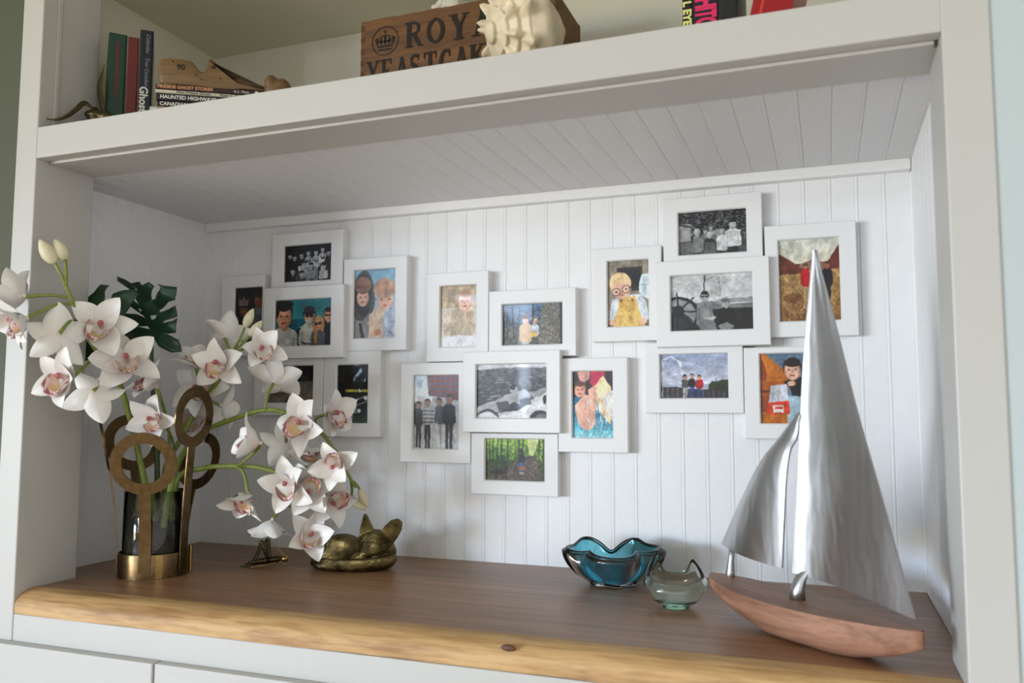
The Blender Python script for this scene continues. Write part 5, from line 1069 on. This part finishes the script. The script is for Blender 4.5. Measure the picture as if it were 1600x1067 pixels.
def arc(cx, cz, rx, rz, a0, a1, n=14): return [(cx + rx * math.cos(D2(a0 + (a1 - a0) * k / n)), cz + rz * math.sin(D2(a0 + (a1 - a0) * k / n))) for k in range(n + 1)]
# letters as lists of strokes (points, width); heavy stems, light arms, slab serifs
GLY = {'R': [([(0.20, 0), (0.20, 1)], .20), ([(0.02, 0.03), (0.40, 0.03)], .06), ([(0.02, 0.97), (0.4, 0.97)], .06), (([(0.2, 0.96)] + arc(0.38, 0.74, 0.24, 0.22, 90, -90) + [(0.2, 0.52)]), .10), ([(0.60, 0.86), (0.60, 0.62)], .13), ([(0.40, 0.52), (0.66, 0.04)], .17), ([(0.58, 0.03), (0.80, 0.03)], .06)],
 'O': [(arc(0.38, 0.5, 0.28, 0.45, 0, 360, 36), .11), (arc(0.38, 0.5, 0.30, 0.42, 125, 235, 16), .15), (arc(0.38, 0.5, 0.30, 0.42, -55, 55, 16), .15)],
 'Y': [([(0.16, 0.97), (0.40, 0.46)], .19), ([(0.68, 0.97), (0.42, 0.46)], .09), ([(0.41, 0.5), (0.41, 0)], .19), ([(0.0, 0.97), (0.32, 0.97)], .06), ([(0.54, 0.97), (0.82, 0.97)], .06), ([(0.22, 0.03), (0.60, 0.03)], .06)],
 'A': [([(0.14, 0.02), (0.40, 0.98)], .08), ([(0.40, 0.98), (0.66, 0.02)], .20), ([(0.22, 0.32), (0.58, 0.32)], .07), ([(0.0, 0.03), (0.28, 0.03)], .06), ([(0.50, 0.03), (0.84, 0.03)], .06)],
 'L': [([(0.20, 0), (0.20, 1)], .20), ([(0.02, 0.97), (0.40, 0.97)], .06), ([(0.02, 0.04), (0.62, 0.04)], .08), ([(0.62, 0.0), (0.62, 0.28)], .06)],
 'E': [([(0.20, 0), (0.20, 1)], .20), ([(0.02, 0.96), (0.62, 0.96)], .08), ([(0.02, 0.04), (0.64, 0.04)], .08), ([(0.2, 0.5), (0.46, 0.5)], .07), ([(0.62, 1.0), (0.62, 0.76)], .06), ([(0.64, 0), (0.64, 0.26)], .06), ([(0.46, 0.40), (0.46, 0.60)], .05)],
 'S': [(arc(0.34, 0.74, 0.22, 0.22, 40, 260), .13), (arc(0.34, 0.26, 0.24, 0.22, 80, -140), .15), ([(0.18, 0.62), (0.54, 0.36)], .18), ([(0.54, 0.98), (0.54, 0.74)], .05), ([(0.12, 0.02), (0.12, 0.28)], .05)],
 'T': [([(0.36, 0), (0.36, 1)], .20), ([(0.02, 0.96), (0.70, 0.96)], .08), ([(0.03, 1.0), (0.03, 0.74)], .06), ([(0.69, 1.0), (0.69, 0.74)], .06), ([(0.18, 0.03), (0.54, 0.03)], .06)],
 'C': [(arc(0.40, 0.5, 0.28, 0.45, 48, 312, 26), .12), (arc(0.40, 0.5, 0.27, 0.42, 120, 240), .20), ([(0.62, 0.98), (0.62, 0.70)], .06), ([(0.62, 0.02), (0.62, 0.22)], .05)],
 'K': [([(0.20, 0), (0.20, 1)], .20), ([(0.02, 0.03), (0.4, 0.03)], .06), ([(0.02, 0.97), (0.4, 0.97)], .06), ([(0.28, 0.42), (0.66, 0.95)], .08), ([(0.38, 0.54), (0.70, 0.04)], .18), ([(0.56, 0.97), (0.80, 0.97)], .06), ([(0.58, 0.03), (0.84, 0.03)], .06)]}
def stencil(word, x, z, hgt, wid, gap, y=-0.0008):
    vs_, fs = [], []
    for ch in word:
        if ch != ' ':
            for pts, w in GLY[ch]:
                for (ax, az), (bx, bz_) in zip(pts[:-1], pts[1:]):
                    ax, az, bx, bz_ = ax * wid / 0.8, az * hgt, bx * wid / 0.8, bz_ * hgt; d = V((bx - ax, bz_ - az)); n = V((-d.y, d.x)).normalized() * (w * wid / 0.8 / 2 if abs(d.y) > abs(d.x) else w * hgt / 2); k = len(vs_); e2 = d.normalized() * 0.0006
                    for px, pz in ((ax - n.x - e2.x, az - n.y - e2.y), (bx - n.x + e2.x, bz_ - n.y + e2.y), (bx + n.x + e2.x, bz_ + n.y + e2.y), (ax + n.x - e2.x, az + n.y - e2.y)): vs_.append((x + px, y - 0.000004 * k, z + pz))
                    fs.append((k, k + 1, k + 2, k + 3))
        x += gap
    return obj('lettering', mesh('lettering', vs_, fs), M['ink'], cr)
def cpx(x, y): p_ = at(x, y, Y=CY); return p_.x - cx0, p_.z - HT
rx, rz0 = cpx(632, 76); _, rz1 = cpx(632, 37); gx = (cpx(738, 60)[0] - rx) / 3
stencil('ROYAL', rx, rz0, rz1 - rz0, gx * 0.84, gx)
yx, yz1 = cpx(573, 96); gx2 = (cpx(686, 80)[0] - yx) / 5; stencil('YEASTCAKES', yx, yz1 - 0.048, 0.046, gx2 * 0.92, gx2)
ex, ez = cpx(602, 64); er = 0.0285; vs_, fs = [], []
def flat_poly(pts):
    k = len(vs_); vs_.extend([(ex + a * er, -0.0008, ez + b * er) for a, b in pts]); fs.append(tuple(range(k, k + len(pts))))
for k in range(40):
    a0, a1 = 2 * PI * k / 40, 2 * PI * (k + 1) / 40; flat_poly([(math.cos(a0), math.sin(a0)), (math.cos(a1), math.sin(a1)), (0.94 * math.cos(a1), 0.94 * math.sin(a1)), (0.94 * math.cos(a0), 0.94 * math.sin(a0))])
flat_poly([(-0.62, -0.30), (0.62, -0.30), (0.56, -0.44), (-0.56, -0.44)]); flat_poly([(-0.58, -0.54), (0.58, -0.54), (0.5, -0.66), (-0.5, -0.66)])
for pts in ([(-0.78, 0.16), (-0.60, 0.30), (-0.46, 0.06), (-0.52, -0.24), (-0.64, -0.24)], [(0.78, 0.16), (0.64, -0.24), (0.52, -0.24), (0.46, 0.06), (0.60, 0.30)], [(-0.10, 0.34), (0.10, 0.34), (0.07, -0.24), (-0.07, -0.24)], [(-0.40, 0.20), (-0.26, 0.30), (-0.20, -0.24), (-0.34, -0.24)], [(0.40, 0.20), (0.34, -0.24), (0.20, -0.24), (0.26, 0.30)], [(-0.6, 0.2), (-0.3, 0.36), (0, 0.42), (0.3, 0.36), (0.6, 0.2), (0.3, 0.28), (0, 0.34), (-0.3, 0.28)], [(-0.5, 0.02), (0.5, 0.02), (0.5, -0.08), (-0.5, -0.08)]): flat_poly(pts)
flat_poly([(0.16 * (1 if k % 2 == 0 else 0.45) * math.sin(PI * k / 5), 0.62 + 0.16 * (1 if k % 2 == 0 else 0.45) * math.cos(PI * k / 5)) for k in range(10)])
obj('crown_emblem', mesh('crown_emblem', vs_, fs), M['ink'], cr)

# ------------------------------------------------------------------ shells
def conch(name, label, loc, rot, L, R, mat, knobs=8, kamp=0.30, lipflare=0.5, squash=1.0):
    e = empty(name, loc, (0, 0, 0), label=label, cat='shell'); nu, nv = 80, 108; vs_ = []; m = Euler(rot).to_matrix()
    for i in range(nu):
        u = i / (nu - 1)
        for j in range(nv):
            th = 2 * PI * j / nv
            if u < 0.3: r = 0.06 + 0.80 * (u / 0.3) ** 0.9 + 0.05 * math.sin(u * 75)
            else: r = 0.86 + 0.16 * math.sin(PI * min(1, (u - 0.3) / 0.35)) - 0.72 * max(0, (u - 0.5) / 0.5) ** 1.5
            kn = max(0, math.cos(knobs * th)) ** 2 * math.exp(-((u - 0.30) / 0.055) ** 2); kn2 = max(0, math.cos(knobs * th + 1.0)) ** 2 * math.exp(-((u - 0.17) / 0.04) ** 2)
            lipf = lipflare * math.exp(-((th - 4.4) / 0.55) ** 2) * math.sin(PI * min(1, max(0, (u - 0.15) / 0.85))) ** 0.7
            r = r + kamp * kn + kamp * 0.6 * kn2 + lipf + 0.03 * noise.noise(V((u * 9, math.cos(th) * 2, math.sin(th) * 2)))
            x = (u - 0.42) * L - kn * kamp * R * 0.6 - kn2 * kamp * R * 0.5
            vs_.append(m @ V((x, R * r * math.cos(th), R * r * math.sin(th))))
    zmin = min(v.z for v in vs_); vs_ = [V((v.x * squash, v.y, v.z - zmin)) for v in vs_]
    fs = grid_faces(nu, nv, 0, True) + [tuple(range(nv)), tuple((nu - 1) * nv + k for k in range(nv))[::-1]]
    bm = bmesh.new(); vv = [bm.verts.new(v) for v in vs_]
    for f in fs: bm.faces.new([vv[k] for k in f])
    obj('shell_body', from_bm('shell_body', bm, True), mat, e)
    return e
c_ = at(812, 40, Y=-0.33)
conch('conch_shell', 'large cream conch shell with knobbed shoulder in front of the crate', (c_.x, -0.33, HT), (0.5, -0.25, D2(52)), 0.165, 0.088, M['shell'], 10, 0.30, 0.45, 0.86)
c_ = at(706, 4, Y=-0.15)
conch('conch_shell', 'white shell resting on top of the wooden crate', (c_.x, -0.145, HT + chh - 0.0078), (0.4, 0.1, 0.4), 0.10, 0.030, M['shellw'], 6, 0.2, 0.3)

# ------------------------------------------------------------------ books at the right of the upper shelf
RY = -0.37; G6 = 'dark books at the right of the upper shelf'; X_ = lambda px: at(px, 20, Y=RY).x
rtop = at(1075, 2, Y=RY).z - HT
BKm = cover('black_jacket', (16, 16, 18), 0.3)
book((X_(1066), RY, HT), (0, 0, 0), X_(1081) - X_(1066), 0.212, 0.14, BKm, 'black paperback with yellow spine lettering at the row end', [('L EYE', 0.0165, rtop, (X_(1081) - X_(1066)) * 0.48, YL, dict(offset=0.0007, sx=0.95))], grp=G6, hard=False)
book((X_(1081.5), RY, HT), (0, 0, 0), X_(1121) - X_(1081.5), 0.220, 0.15, cover('midnight_jacket', (22, 18, 34), 0.3), 'thick black book with bright pink spine lettering', [('HITC', 0.0400, rtop + 0.0005, (X_(1121) - X_(1081.5)) * 0.50, PK, dict(offset=0.0018, spacing=0.92, sx=0.50))], grp=G6)
book((X_(1122), RY, HT), (0, 0, 0), X_(1153) - X_(1122), 0.205, 0.15, cover('plain_black_cloth', (14, 13, 13)), 'thick plain black book beside the leaning red book', [], grp=G6)
rb = book((X_(1154) + 0.001, RY - 0.004, HT + 0.056 * math.sin(D2(13))), (0, D2(13), 0), 0.056, 0.21, 0.15, cover('red_leather', (158, 14, 26), 0.3), 'glossy red leather book tilted away from the plain black book', [], grp=G6)
obj('spine_band', box_mesh('spine_band', 0.012, 0.016, -0.0006, 0.001, 0.0, 0.21, 0.0005), plain('bright_red_band', srgb(206, 62, 48), 0.3), rb)  # narrow band in a brighter red than the cover
